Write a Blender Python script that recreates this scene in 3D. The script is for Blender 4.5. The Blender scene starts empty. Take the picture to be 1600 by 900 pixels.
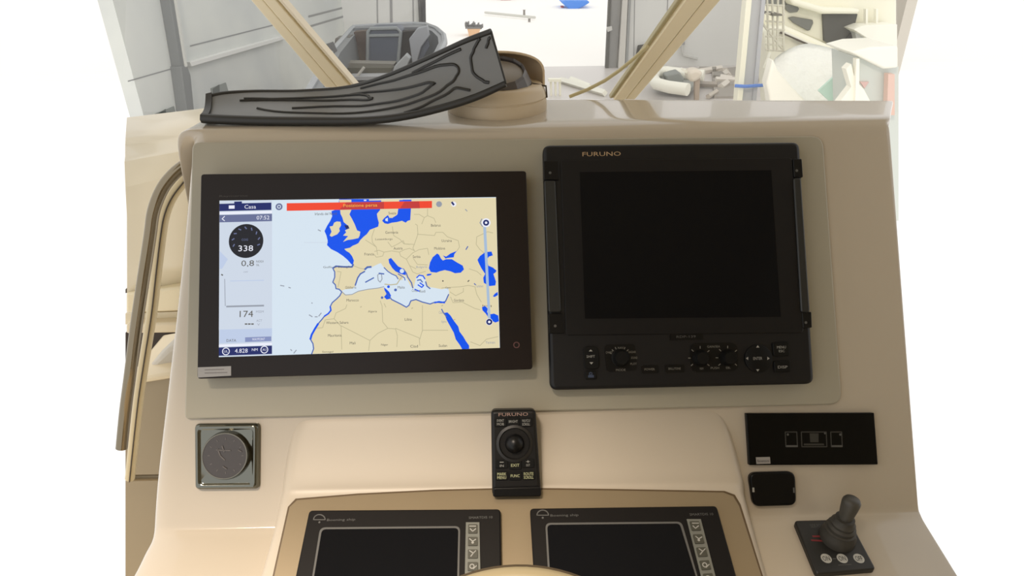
import bpy, math, random
from mathutils import Vector, Matrix
random.seed(4)
S = bpy.context.scene
COL = S.collection

# ------------------------------------------------------------------ camera
TH = math.radians(33.4)                       # the dash face leans back by this much
U = Vector((1, 0, 0)); V = Vector((0, math.sin(TH), math.cos(TH))); N = Vector((0, -math.cos(TH), math.sin(TH)))
CAM = Vector((0, 0, 4.2)); F = 1040.0
Mr = [(0.99969559, -0.02054857, 0.01365567), (0.01917541, 0.995384, 0.09403726), (-0.01552497, -0.09374678, 0.99547502)]
CX, CY, CZ = [(U*r[0] + V*r[1] + N*r[2]).normalized() for r in Mr]
cd = bpy.data.cameras.new('camera'); cam = bpy.data.objects.new('camera', cd); COL.objects.link(cam)
m = Matrix((CX, CY, CZ)).transposed().to_4x4(); m.translation = CAM; cam.matrix_world = m
cd.sensor_width = 36; cd.lens = F/1600*36; cd.clip_start = .02; cd.clip_end = 500
S.camera = cam
# ------------------------------------------------------------------ light and exposure
S.view_settings.view_transform = 'Standard'; S.view_settings.look = 'None'
S.view_settings.gamma = 1; S.view_settings.use_curve_mapping = False; S.view_settings.exposure = 0.0
w = bpy.data.worlds.new('world'); S.world = w; w.use_nodes = True
w.node_tree.nodes['Background'].inputs[0].default_value = (1.0, .985, .96, 1)
w.node_tree.nodes['Background'].inputs[1].default_value = 1.15
def area(name, loc, target, size, power, col):
    l = bpy.data.lights.new(name, 'AREA'); l.shape = 'RECTANGLE'; l.size, l.size_y = size; l.energy = power; l.color = col
    o = bpy.data.objects.new(name, l); COL.objects.link(o); o.location = loc
    o.rotation_euler = (Vector(target) - Vector(loc)).to_track_quat('-Z', 'Y').to_euler(); return o
area('added_warm_light', (-1.8, -1.5, 9.5), (-.3, .7, 3.5), (1.6, 1.2), 740, (1, .84, .68))  # added area lamp, no known fitting; warms the pod and left shelf

HT0, HT1, HTZ = .2, 1.75, 4.95
# ------------------------------------------------------------------ helpers
class Pl:
    def __init__(s, o, u, v):
        s.o = Vector(o); s.u = Vector(u).normalized(); s.v = Vector(v).normalized(); s.n = s.u.cross(s.v).normalized()
    def hit(s, px, py, off=0.0):
        d = CX*((px-800)/F) + CY*((450-py)/F) - CZ
        o = s.o + s.n*off
        return CAM + d*((o-CAM).dot(s.n)/d.dot(s.n))
    def ab(s, p): q = p - s.o; return (q.dot(s.u), q.dot(s.v))
    def w(s, a, b, n=0): return s.o + s.u*a + s.v*b + s.n*n
P = Pl(CAM - N*1.06494, U, V)                                  # the dash face
def Yp(y): return Pl((0, y, 0), (1, 0, 0), (0, 0, 1))           # an upright plane at depth y
def Zp(z): return Pl((0, 0, z), (1, 0, 0), (0, 1, 0))
def at(px, py, y): return Yp(y).hit(px, py)
def gr(px, py, z=0): return Zp(z).hit(px, py)

def lin(c): return tuple((x/255/12.92 if x/255 <= .04045 else ((x/255+.055)/1.055)**2.4) for x in c) + (1,)
MATS = {}
def mat(name, rgb, rough=.5, metal=0, coat=0, noise=0, nscale=8, bump=0, emit=None, spec=.5):
    m = bpy.data.materials.new(name); m.use_nodes = True; nt = m.node_tree; b = nt.nodes['Principled BSDF']
    c = lin(rgb); b.inputs['Base Color'].default_value = c; b.inputs['Roughness'].default_value = rough
    b.inputs['Metallic'].default_value = metal; b.inputs['Coat Weight'].default_value = coat; b.inputs['Coat Roughness'].default_value = .025
    b.inputs['Specular IOR Level'].default_value = spec
    if noise or bump:
        tc = nt.nodes.new('ShaderNodeTexCoord'); nz = nt.nodes.new('ShaderNodeTexNoise'); nz.inputs['Scale'].default_value = nscale; nz.inputs['Detail'].default_value = 5
        nt.links.new(tc.outputs['Object'], nz.inputs['Vector'])
        if noise:
            mx = nt.nodes.new('ShaderNodeMix'); mx.data_type = 'RGBA'
            mx.inputs[6].default_value = tuple(x*(1-noise) for x in c[:3])+(1,); mx.inputs[7].default_value = tuple(min(1, x*(1+noise)) for x in c[:3])+(1,)
            nt.links.new(nz.outputs[0], mx.inputs[0]); nt.links.new(mx.outputs[2], b.inputs['Base Color'])
        if bump:
            bp = nt.nodes.new('ShaderNodeBump'); bp.inputs['Strength'].default_value = bump; bp.inputs['Distance'].default_value = .002 if nscale != 3 else .12
            nt.links.new(nz.outputs[0], bp.inputs['Height']); nt.links.new(bp.outputs[0], b.inputs['Normal'])
    MATS[name] = m; return m
def glow(name, rgb, s=1.0):
    m = bpy.data.materials.new(name); m.use_nodes = True; nt = m.node_tree; b = nt.nodes['Principled BSDF']
    b.inputs['Base Color'].default_value = (0, 0, 0, 1); b.inputs['Roughness'].default_value = .25; b.inputs['Specular IOR Level'].default_value = .15
    b.inputs['Emission Color'].default_value = lin(rgb); b.inputs['Emission Strength'].default_value = s
    return m
def props(o, label=None, cat=None, group=None, kind=None):
    if label: o['label'] = label
    if cat: o['category'] = cat
    if group: o['group'] = group
    if kind: o['kind'] = kind
    return o
def thing(name, label, cat, loc=(0, 0, 0), group=None):
    o = bpy.data.objects.new(name, None); COL.objects.link(o); o.location = loc; o.empty_display_size = .05
    return props(o, label, cat, group)
class MB:
    """collects world-space shapes, links them as one mesh object"""
    def __init__(s): s.v = []; s.f = []; s.m = []
    def add(s, vs, fs, mi=0):
        k = len(s.v); s.v += [Vector(x) for x in vs]; s.f += [tuple(i+k for i in f) for f in fs]; s.m += [mi]*len(fs); return s
    def prism(s, pts, d, mi=0):
        """pts in the far plane, pushed by the vector d"""
        n = len(pts); vs = [Vector(p) for p in pts] + [Vector(p)+d for p in pts]
        fs = [tuple(range(n-1, -1, -1)), tuple(range(n, 2*n))] + [(i, (i+1) % n, (i+1) % n+n, i+n) for i in range(n)]
        return s.add(vs, fs, mi)
    def slab(s, pl, pxs, n0, n1, r=0, mi=0, seg=5):
        pts = [pl.ab(pl.hit(x, y, n1)) for x, y in pxs]
        if r: pts = roundpoly(pts, r, seg)
        return s.prism([pl.w(a, b, n0) for a, b in pts], pl.n*(n1-n0), mi)
    def flat(s, pl, pxs, off, mi=0):
        return s.add([pl.hit(x, y, off) for x, y in pxs], [tuple(range(len(pxs)))], mi)
    def box(s, c, h, mi=0, X=(1, 0, 0), Y=(0, 1, 0), Z=(0, 0, 1)):
        c = Vector(c); X = Vector(X)*h[0]; Y = Vector(Y)*h[1]; Z = Vector(Z)*h[2]
        return s.prism([c-X-Y-Z, c+X-Y-Z, c+X+Y-Z, c-X+Y-Z], Z*2, mi)
    def tube(s, pts, r, mi=0, k=8, closed=False):
        pts = [Vector(p) for p in pts]; n = len(pts); rs = r if isinstance(r, (list, tuple)) else [r]*n
        vs = []; fs = []; prev = None
        for i, p in enumerate(pts):
            if closed: t = (pts[(i+1) % n]-pts[i-1])
            else: t = pts[min(i+1, n-1)]-pts[max(i-1, 0)]
            t.normalize()
            a = prev if prev else (Vector((0, 0, 1)) if abs(t.z) < .9 else Vector((1, 0, 0)))
            a = (a - t*a.dot(t)).normalized(); prev = a; b = t.cross(a)
            vs += [p + (a*math.cos(2*math.pi*j/k)+b*math.sin(2*math.pi*j/k))*rs[i] for j in range(k)]
        m_ = n if closed else n-1
        for i in range(m_):
            for j in range(k): fs.append((i*k+j, i*k+(j+1) % k, ((i+1) % n)*k+(j+1) % k, ((i+1) % n)*k+j))
        if not closed: fs += [tuple(range(k-1, -1, -1)), tuple((n-1)*k+j for j in range(k))]
        return s.add(vs, fs, mi)
    def line(s, pl, pxs, off, wpx, mi=0):
        """thin flat stroke on a plane, width in photo pixels"""
        pts = [pl.hit(x, y, off) for x, y in pxs]
        wd = (pl.hit(pxs[0][0]+1, pxs[0][1], off)-pts[0]).length*wpx/2
        for a, b in zip(pts, pts[1:]):
            t = (b-a).normalized(); q = pl.n.cross(t)*wd; e = t*wd*.4
            s.add([a-q-e, b-q+e, b+q+e, a+q-e], [(0, 1, 2, 3)], mi)
        return s
    def disc(s, pl, x, y, rpx, off, mi=0, k=28, r0=0, yr=1):
        c = pl.hit(x, y, off); R_ = (pl.hit(x+rpx, y, off)-c).length
        o = [c+pl.u*R_*math.cos(2*math.pi*i/k)+pl.v*R_*yr*math.sin(2*math.pi*i/k) for i in range(k)]
        if not r0: return s.add(o, [tuple(range(k))], mi)
        q = [c+(p-c)*r0 for p in o]
        return s.add(o+q, [(i, (i+1) % k, (i+1) % k+k, i+k) for i in range(k)], mi)
    def lathe(s, c, ax, prof, mi=0, k=32, up=None):
        """prof: (radius, height along ax)"""
        c = Vector(c); ax = Vector(ax).normalized(); a = Vector(up or ((1, 0, 0) if abs(ax.x) < .9 else (0, 1, 0))); a = (a-ax*a.dot(ax)).normalized(); b = ax.cross(a)
        vs = []; fs = []
        for r, h in prof: vs += [c+ax*h+(a*math.cos(2*math.pi*j/k)+b*math.sin(2*math.pi*j/k))*max(r, 1e-5) for j in range(k)]
        for i in range(len(prof)-1):
            for j in range(k): fs.append((i*k+j, i*k+(j+1) % k, (i+1)*k+(j+1) % k, (i+1)*k+j))
        fs += [tuple(range(k-1, -1, -1)), tuple((len(prof)-1)*k+j for j in range(k))]
        return s.add(vs, fs, mi)
    def text(s, pl, string, x, y, hpx, off, mi=0, wpx=None, rot=0):
        vs, fs = glyphs(string)
        if not vs: return s
        x0 = min(v[0] for v in vs); x1 = max(v[0] for v in vs); y0 = min(v[1] for v in vs); y1 = max(v[1] for v in vs)
        c = pl.hit(x, y, off); sy = (pl.hit(x, y-hpx/2, off)-pl.hit(x, y+hpx/2, off)).length/(y1-y0)
        sx = sy if not wpx else (pl.hit(x+wpx/2, y, off)-pl.hit(x-wpx/2, y, off)).length/(x1-x0)
        cr, sr = math.cos(rot), math.sin(rot); out = []
        for a, b in vs:
            a = (a-(x0+x1)/2)*sx; b = (b-(y0+y1)/2)*sy
            out.append(c+pl.u*(a*cr-b*sr)+pl.v*(a*sr+b*cr))
        return s.add(out, fs, mi)
    def build(s, name, mats, parent=None, smooth=False, bevel=0, seg=2, sub=0, ang=35):
        if not isinstance(mats, (list, tuple)): mats = [mats]
        c = Vector(parent_loc(parent)) if parent else sum(s.v, Vector())/len(s.v)
        me = bpy.data.meshes.new(name); me.from_pydata([tuple(v-c) for v in s.v], [], s.f)
        for x in mats: me.materials.append(x)
        me.polygons.foreach_set('material_index', s.m)
        me.validate(); me.update()
        o = bpy.data.objects.new(name, me); COL.objects.link(o)
        if parent: o.parent = parent
        else: o.location = c
        if sub:
            q = o.modifiers.new('s', 'SUBSURF'); q.levels = q.render_levels = sub
        if bevel:
            q = o.modifiers.new('b', 'BEVEL'); q.width = bevel; q.segments = seg; q.limit_method = 'ANGLE'; q.angle_limit = math.radians(ang)
        if smooth or bevel:
            me.polygons.foreach_set('use_smooth', [True]*len(me.polygons))
            if not sub: me.set_sharp_from_angle(angle=math.radians(50 if smooth else 30))
        return o
def parent_loc(p):
    l = Vector((0, 0, 0))
    while p: l += p.location; p = p.parent
    return l
def roundpoly(pts, r, seg=5):
    out = []; n = len(pts)
    for i in range(n):
        p = Vector(pts[i]); a = Vector(pts[i-1])-p; b = Vector(pts[(i+1) % n])-p
        th = a.angle(b) if a.length and b.length else math.pi
        if th > 2.9: out.append(tuple(p)); continue
        rr = r[i] if isinstance(r, (list, tuple)) else r
        d = min(rr/math.tan(th/2), a.length*.48, b.length*.48)
        if rr <= 0: out.append(tuple(p)); continue
        p1 = p+a.normalized()*d; p2 = p+b.normalized()*d
        for k in range(seg+1):
            t = k/seg; q = p1*(1-t)**2 + p*2*t*(1-t)*1.0 + p2*t*t; out.append(tuple(q))
    return out
_g = {}
def glyphs(string):
    if string in _g: return _g[string]
    cu = bpy.data.curves.new('t', 'FONT'); cu.body = string; cu.resolution_u = 2
    o = bpy.data.objects.new('t', cu); COL.objects.link(o); bpy.context.view_layer.update()
    dg = bpy.context.evaluated_depsgraph_get(); me = o.evaluated_get(dg).to_mesh()
    r = ([(v.co.x, v.co.y) for v in me.vertices], [tuple(p.vertices) for p in me.polygons])
    o.evaluated_get(dg).to_mesh_clear(); bpy.data.objects.remove(o); bpy.data.curves.remove(cu)
    _g[string] = r; return r
def interp(tab, x):
    if x <= tab[0][0]: return tab[0][1]
    for (a, b), (c, d) in zip(tab, tab[1:]):
        if x <= c: return b+(d-b)*(x-a)/(c-a)
    return tab[-1][1]

# ------------------------------------------------------------------ materials
gel = mat('cream_gelcoat', (184, 174, 158), .16, coat=.55, noise=.02, nscale=3)
gelw = mat('cream_gelcoat_coaming', (222, 210, 182), .3, coat=.2, noise=.02, nscale=3)
platem = mat('greige_plate', (162, 157, 141), .38, noise=.015, nscale=4)
champ = mat('champagne_panel', (140, 126, 102), .33, metal=.35, noise=.03, nscale=20)
gasket = mat('dark_gasket', (84, 66, 40), .5)
brownb = mat('brown_black_bezel', (27, 20, 18), .3, spec=.25)
bodyk = mat('black_plastic', (20, 20, 22), .42, spec=.3, bump=.05, nscale=900)
bodyd = mat('deeper_black_plastic', (10, 10, 11), .35, spec=.25)
glassk = mat('dark_display_glass', (15, 16, 19), .12, spec=.12)
keyk = mat('black_rubber_key', (9, 9, 8), .55, spec=.2)
prt = mat('grey_print', (150, 150, 145), .6)
prtd = mat('dim_grey_print', (82, 82, 80), .6)
prty = mat('yellowish_print', (176, 178, 138), .6)
prtr = mat('reddish_print', (150, 122, 112), .6)
blued = mat('dim_blue_print', (44, 58, 84), .5)
silver = mat('silver_sticker', (150, 148, 146), .4, metal=.2)
chrome = mat('polished_chrome', (116, 117, 110), .07, metal=1)
steel = mat('stainless_steel', (134, 124, 106), .14, metal=1)
rub = mat('grey_satin_plastic', (112, 114, 115), .4, noise=.04, nscale=30)
rubd = mat('black_rim_plastic', (38, 38, 37), .45)
boot = mat('grey_rubber_boot', (56, 54, 49), .6)
post = mat('cream_painted_post', (240, 228, 198), .35)
postw = mat('pale_post_edge', (238, 228, 205), .35)
tanh = mat('tan_compass_housing', (204, 188, 162), .4)
seamm = mat('dark_seam', (70, 60, 46), .6)
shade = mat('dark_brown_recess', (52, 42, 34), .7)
lining = mat('taupe_lining', (150, 138, 116), .7, noise=.04, nscale=6)
wheelm = mat('beige_wheel_leather', (150, 138, 108), .4)

# hangar materials
wallm = bpy.data.materials.new('painted_block_wall'); wallm.use_nodes = True
nt = wallm.node_tree; b_ = nt.nodes['Principled BSDF']; b_.inputs['Roughness'].default_value = .8
tc = nt.nodes.new('ShaderNodeTexCoord'); nz = nt.nodes.new('ShaderNodeTexNoise'); nz.inputs['Scale'].default_value = .5; nz.inputs['Detail'].default_value = 6
cr = nt.nodes.new('ShaderNodeValToRGB'); cr.color_ramp.elements[0].position = .35; cr.color_ramp.elements[1].position = .65
cr.color_ramp.elements[0].color = lin((194, 198, 197)); cr.color_ramp.elements[1].color = lin((212, 215, 210))
nt.links.new(tc.outputs['Object'], nz.inputs['Vector']); nt.links.new(nz.outputs[0], cr.inputs[0]); nt.links.new(cr.outputs[0], b_.inputs['Base Color'])
farm = mat('grey_metal_wall', (216, 217, 214), .7, noise=.03, nscale=.4)
colm = mat('grey_column', (118, 121, 121), .7, noise=.04, nscale=1)
darkm = mat('dark_opening', (70, 76, 72), .8)
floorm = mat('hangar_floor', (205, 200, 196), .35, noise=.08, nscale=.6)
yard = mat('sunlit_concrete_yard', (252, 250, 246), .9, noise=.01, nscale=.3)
whitem = mat('white_hull', (244, 243, 230), .35)
whitec = mat('creamy_white_hull', (240, 238, 218), .4)
wing = mat('grey_tinted_window', (112, 114, 108), .3)
pipe = mat('galvanised_pipe', (206, 203, 186), .5, metal=.2)
wrapm = mat('white_plastic_wrap', (232, 233, 224), .35, noise=.06, nscale=3, bump=.8)
greenm = mat('pale_green_sheet', (196, 224, 210), .5)
tendg = mat('grey_boat_paint', (118, 122, 126), .45)
tendd = mat('dark_grey_boat_inside', (64, 61, 58), .7)
tendb = mat('blue_grey_box', (84, 92, 106), .5)
tendn = mat('brown_floor_board', (92, 79, 70), .7)
tendk = mat('nearly_black_recess', (38, 34, 32), .8)
bluem = mat('bright_blue_paint', (70, 140, 235), .5)
redm = mat('red_brown_paint', (190, 96, 84), .6)
tanm = mat('tan_cardboard', (232, 190, 150), .7)
greym = mat('machine_grey', (120, 120, 120), .6)

# ------------------------------------------------------------------ hangar
YF = gr(950, 105).y                                    # far wall
G1 = gr(555, 106); G2 = gr(450, 161)
wd = (G2-G1); wd.z = 0; wd.normalize()
WL = Pl(G1, (-wd), (0, 0, 1))                           # left wall plane, normal towards the hangar
if WL.n.x < 0: WL = Pl(G1, wd, (0, 0, 1))
XR = gr(1400, 150).x; YR = gr(1400, 150).y; YW = Pl((XR, 0, 0), (0, 1, 0), (0, 0, 1)).hit(1400, 70).y
def struct(mb, name, m, **k): return props(mb.build(name, m, **k), kind='structure')
a0 = WL.hit(200, 90); a0.z = 0
c0 = G1+wd*((YF-G1.y)/wd.y); c0.z = 0
HW = 10.5
mb = MB(); q = -WL.n*.3
mb.prism([a0, c0, c0+Vector((0, 0, HW)), a0+Vector((0, 0, HW))], q)
struct(mb, 'wall_left', wallm)
fl = MB(); fl.prism([Vector((a0.x, a0.y, -.3)), Vector((-1.2, 1.6, -.3)), Vector((1.2, 1.6, -.3)), Vector((6.5, 12, -.3)), Vector((XR, YR, -.3)), Vector((XR, YF+.3, -.3)), Vector((c0.x, YF+.3, -.3))], Vector((0, 0, .3)))
struct(fl, 'floor', floorm)
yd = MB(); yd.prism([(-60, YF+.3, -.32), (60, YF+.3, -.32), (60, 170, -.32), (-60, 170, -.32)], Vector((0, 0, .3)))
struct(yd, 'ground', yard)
xl = at(663, 60, YF).x; xd = at(951, 60, YF).x
fw = MB()
def wbox(x0, x1, z0, z1, mi=0): fw.prism([(x0, YF, z0), (x1, YF, z0), (x1, YF+.3, z0), (x0, YF+.3, z0)], Vector((0, 0, z1-z0)), mi)
wbox(c0.x, xl, 0, 6.6); wbox(xd, XR, 0, 6.6)
ww = [at(x, 60, YF).x for x in (935, 1010, 1045, 1130, 1190, 1275, 1345, 1400)]
zA, zB = 8.5, 10.6
wbox(c0.x, XR, 6.6, zA)
xs = [c0.x] + ww
for i in range(0, len(xs)-1, 2): wbox(xs[i], xs[i+1], zA, zB)
wbox(c0.x, XR, zB, 19)
struct(fw, 'wall_far', farm)
rw = MB(); rw.prism([(XR, YW, 0), (XR, YF, 0), (XR+.3, YF, 0), (XR+.3, YW, 0)], Vector((0, 0, 9)))
struct(rw, 'wall_right', mat('pale_right_wall', (214, 208, 196), .7))

# column on the left wall with its footing, ledge, panel joints, vents
t = thing('wall_column', 'tall grey steel column standing against the left white wall', 'column', WL.hit(297, 180))
MB().slab(WL, [(262, -20), (271, -20), (291, 105), (283, 105)], 0, .22).build('column_shaft', colm, t, bevel=.01)
MB().slab(WL, [(283, 104), (293, 104), (298, 118), (306, 200), (296, 200)], 0, .25).build('column_base', colm, t, bevel=.01)
MB().slab(WL, [(271, -20), (273.5, -20), (293, 103), (291, 105)], 0, .26).build('edge_flange', mat('pale_flange', (205, 206, 200), .6), t)
l = MB(); l.slab(WL, [(297, 97), (440, 57), (448, 60), (430, 66), (300, 104)], 0, .14)
props(l.build('wall_ledge', farm, bevel=.01), 'long pale sloping ledge running along the left wall towards the boat', 'ledge')
l = MB()
for pts in ([(200, 127), (277, 105)], [(297, 72), (440, 36)], [(482, 42), (556, 20)], [(482, 26), (556, 7)], [(462, 47), (482, 42)]): l.line(WL, pts, .006, 1.3)
struct(l, 'trim_1', mat('joint_grey', (140, 142, 142), .8))
for i, (pts, lb) in enumerate((([(243, 178), (272, 166), (277, 186), (246, 191)], 'dark square vent at the foot of the left wall, nearer the frame edge'),
                 ([(330, 138), (353, 129), (358, 146), (332, 152)], 'small grey vent on the left wall just above the ribbed shade'))):
    t = thing('wall_vent', lb, 'vent', WL.hit(*pts[0]), 'vents in the left wall')
    MB().slab(WL, pts, -.02, .02).build('vent_frame', mat('vent_grey%d' % i, (128, 134, 130), .7), t)
    g_ = MB(); x0 = pts[0]; w_ = (pts[1][0]-pts[0][0])
    g_.slab(WL, [(pts[0][0]+3, pts[0][1]+1), (pts[0][0]+w_*.55, pts[0][1]-w_*.3+1), (pts[0][0]+w_*.6, pts[3][1]-4), (pts[0][0]+4, pts[3][1]-2)], .02, .03)
    g_.build('vent_grille', darkm, t)

# far wall: left panel strips, door frame, right side frame
FWp = Yp(YF)
def fslab(name, pts, d, m, parent=None, n0=0, **k): return MB().slab(FWp, pts, n0, d, ).build(name, m, parent, **k)
r = MB(); r.line(FWp, [(589, -20), (590, 41)], .012, 2); r.line(FWp, [(610, -20), (611, 41)], .012, 3); r.line(FWp, [(612, -20), (613, 41)], .02, 1, 0); r.line(FWp, [(645, -20), (646, 41)], .012, 2); r.line(FWp, [(1044, -20), (1040, 90)], .012, 1.4); r.line(FWp, [(992, -20), (990, 104)], .012, 1.2)
struct(r, 'trim_2', mat('wall_panel_joint', (150, 150, 150), .7))
d = thing('door_1', None, None, at(951, 105, YF)); props(d, kind='structure')
MB().slab(FWp, [(652, -20), (658, -20), (660, 42), (655, 42)], 0, .12).build('door_rail', mat('rail_dark', (92, 92, 92), .6), d)
MB().slab(FWp, [(659, -20), (664, -20), (665, 44), (660, 44)], 0, .2).build('door_rail', mat('rail_dark2', (76, 76, 78), .6), d)
MB().slab(FWp, [(952, -20), (956, -20), (951, 106), (946, 106)], 0, .2).build('door_rail', mat('rail_dark3', (92, 92, 88), .6), d)
MB().slab(FWp, [(956, -20), (972, -20), (963, 106), (951, 106)], 0, .1).build('door_leaf', mat('leaf_grey', (150, 150, 148), .6), d)
MB().slab(FWp, [(974, -20), (982, -20), (976, 107), (966, 107)], 0, .3).build('door_post', mat('post_pale', (204, 202, 196), .6), d)
MB().slab(FWp, [(983, -20), (987, -20), (981, 104), (977, 104)], 0, .15).build('door_track', mat('track_grey', (158, 160, 160), .6), d)
MB().slab(FWp, [(948, 43), (956, 41), (957, 47), (950, 50)], .2, .3).build('door_latch', mat('latch_pale', (200, 200, 196), .5), d)
t = thing('wall_box', 'small black box hanging on the far wall right of the big door', 'box', at(1003, 80, YF-.2))
MB().slab(FWp, [(998, 72), (1011, 70), (1008, 86), (995, 88)], .0, .22).build('housing', mat('box_black', (62, 60, 52), .6), t, bevel=.02)
MB().slab(FWp, [(1000, 75), (1008, 73), (1006, 82), (999, 83)], .22, .25).build('cover', darkm, t)

# things out in the yard
t = thing('blue_boat', 'bright blue boat propped up far outside the open door', 'boat', at(895, 12, 46))
b = MB(); Y46 = Yp(46)
top = [(874, 1), (922, 0)]; b.slab(Y46, [(876, 3), (884, 1), (919, 1), (922, 4), (914, 9), (902, 15), (891, 16), (884, 10)], -1.5, .6); b.build('hull', bluem, t, bevel=.15)
MB().slab(Y46, [(877, 10), (881, 10), (883, 24), (878, 24)], -.6, 0).build('support', redm, t)
MB().slab(Y46, [(882, 16), (893, 15), (893, 18), (882, 20)], -.6, 0).build('support', redm, t)
b = MB(); b.slab(Y46, [(888, 33), (918, 30), (919, 32), (889, 35)], -1, .3); b.build('cradle_beam', redm, t)
t = thing('pallet_load', 'tan crate topped with dark machinery out on the bright yard', 'crate', gr(738, 55))
yy = gr(738, 56).y; Q = Yp(yy)
MB().slab(Q, [(730, 45), (751, 44), (747, 58), (733, 57)], -1, 0).build('crate', tanm, t, bevel=.02)
b = MB()
for i in range(14):
    x = 726+i*2; yq = 38+random.uniform(-3, 4); b.slab(Q, [(x, yq), (x+2.6, yq-1), (x+3, yq+4), (x+.5, yq+5)], -.8+random.random()*.5, -.1)
b.slab(Q, [(727, 42), (751, 42), (751, 45), (727, 45)], -.9, .02); b.build('machinery', greym, t)
a, b2 = gr(758, 23), gr(836, 31)
props(MB().tube([a+Vector((0, 0, .12)), b2+Vector((0, 0, .12))], .07, k=6).build('pole', mat('pale_pole', (205, 205, 198), .6)), 'long pale pole lying on the bright yard outside', 'pole')
for i, (x, y, h, lb) in enumerate(((819, 24, .3, 'small grey post beside the end of the pole in the yard'), (827, 34, .16, 'short grey bollard in front of the pole in the yard'))):
    t = gr(x, y); props(MB().lathe(t, (0, 0, 1), [(.07, 0), (.06, h*.9), (.08, h*.92), (.08, h)], k=10).build('bollard', mat('boll%d' % i, (140, 136, 132), .7)), lb, 'bollard', 'small posts in the yard')
t = thing('red_boat', 'pinkish red boat at the top edge far outside the door', 'boat', at(790, 0, 52))
MB().slab(Yp(52), [(777, -14), (802, -14), (798, 3), (793, 6), (783, 3)], -2, 0).build('hull', mat('pinkred', (196, 150, 150), .6), t, bevel=.1)
MB().slab(Yp(52), [(782, -22), (796, -22), (797, -14), (780, -14)], -1.4, -.3).build('cabin', whitem, t)
# pale bollards/frames at the door foot, right of the compass
t = thing('white_trestle', 'white trestle standing on the hangar floor just right of the compass', 'trestle', gr(870, 150))
Q = Yp(gr(868, 152).y)
for x in (859, 866, 873): MB().slab(Q, [(x, 124), (x+3.5, 124), (x+4, 152), (x+1, 152)], -.3, -.2).build('leg', whitec, t)
MB().slab(Q, [(857, 124), (877, 124), (877, 128), (857, 128)], -.32, -.1).build('top_rail', whitec, t)
for p0, p1, lb in (((876, 130), (945, 151), 'white plank lying on the floor behind the windscreen, long one'), ((892, 129), (921, 141), 'shorter white batten on the floor by the door')):
    a, c = gr(*p0), gr(*p1); props(MB().tube([a+Vector((0, 0, .1)), c+Vector((0, 0, .1))], .1, k=4).build('floor_plank', whitem), lb, 'plank')

# tender boat (grey, open) on the left
ZT = 2.0; Zt = Zp(ZT)
t = thing('grey_open_boat', 'grey open work boat with blue-grey console box parked by the far left wall', 'boat', Zt.hit(600, 90))
out = [(478, 150), (497, 118), (516, 84), (552, 43), (600, 40), (645, 38), (666, 39), (682, 45), (693, 55), (695, 66), (688, 82), (668, 104), (640, 138), (620, 165)]
top = [Zt.hit(*p) for p in out]
hull = MB(); n = len(top); cen = sum(top, Vector())/n
low = [cen+(p-cen)*.88-Vector((0, 0, 1.1)) for p in top]; bot = [cen+(p-cen)*.6-Vector((0, 0, 1.75)) for p in top]
inn = [cen+(p-cen)*.86 for p in top]; inl = [cen+(p-cen)*.82-Vector((0, 0, .75)) for p in top]
rings = [bot, low, top, inn, inl]
vs = sum(rings, []); fs = []
for k_ in range(4):
    for i in range(n): fs.append((k_*n+i, k_*n+(i+1) % n, (k_+1)*n+(i+1) % n, (k_+1)*n+i))
hull.add(vs, fs); hull.add(bot, [tuple(range(n))]); hull.build('hull', tendg, t)
MB().add([p+Vector((0, 0, .0)) for p in inl], [tuple(range(n))]).build('deck', tendd, t)
MB().tube(top, .07, k=6, closed=True).build('rubbing_strip', mat('rubgrey', (158, 162, 166), .5), t)
def tb(name, pts, y, dep, m, **k): return MB().slab(Yp(y), pts, -dep, 0).build(name, m, t, **k)
yb = Zt.hit(600, 44).y
tb('bulkhead', [(552, 44), (668, 42), (665, 60), (552, 62)], yb-.4, .2, tendg)
tb('floor_board', [(553, 50), (576, 48), (574, 98), (553, 98)], yb-1.2, .3, tendn)
tb('side_locker', [(524, 60), (546, 58), (552, 98), (531, 104), (518, 92)], yb-1.8, .5, mat('lockg', (104, 102, 98), .7))
tb('console_box', [(574, 54), (578, 44), (620, 43), (627, 48), (623, 98), (574, 99)], yb-1.6, .8, tendb, bevel=.05)
f_ = MB(); Q = Yp(yb-1.62); f_.tube([Q.hit(*p) for p in ((574, 99), (575, 50), (579, 45), (620, 44), (626, 50), (622, 98))], .045, k=6); f_.tube([Q.hit(575, 56), Q.hit(625, 55)], .04, k=6); f_.build('console_rail', mat('railg', (140, 146, 148), .5), t)
tb('dark_recess', [(626, 50), (648, 48), (640, 100), (623, 98)], yb-1.5, .3, tendk)
tb('windscreen_panel', [(639, 61), (652, 44), (668, 40), (671, 56), (658, 74), (650, 104), (645, 105)], yb-2.4, .15, mat('panelg', (150, 154, 160), .5), bevel=.02)
tb('windscreen_panel', [(646, 78), (668, 60), (671, 72), (662, 88), (648, 106)], yb-2.3, .1, tendb)
tb('seat_panel', [(612, 118), (616, 104), (634, 85), (641, 92), (632, 112), (610, 124)], yb-3.6, .3, mat('seatg', (158, 162, 164), .5), bevel=.02)
tb('thwart', [(520, 98), (616, 100), (612, 106), (524, 106)], yb-3.2, .4, mat('thw', (118, 116, 108), .6))
tb('engine_well', [(528, 106), (614, 106), (606, 119), (545, 121)], yb-3.6, .3, mat('olive', (74, 72, 58), .7))
tb('aft_thwart', [(545, 120), (608, 119), (604, 124), (548, 126)], yb-4.0, .4, mat('thw2', (160, 162, 164), .6))
MB().tube([Yp(yb-3.9).hit(556, 122), Yp(yb-3.9).hit(569, 105)], .03, k=6).build('tiller', mat('til', (190, 188, 180), .5), t)
tb('cushion', [(498, 74), (516, 68), (523, 84), (506, 96), (492, 92)], yb-4.2, .3, mat('cush', (80, 80, 82), .7))
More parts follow.
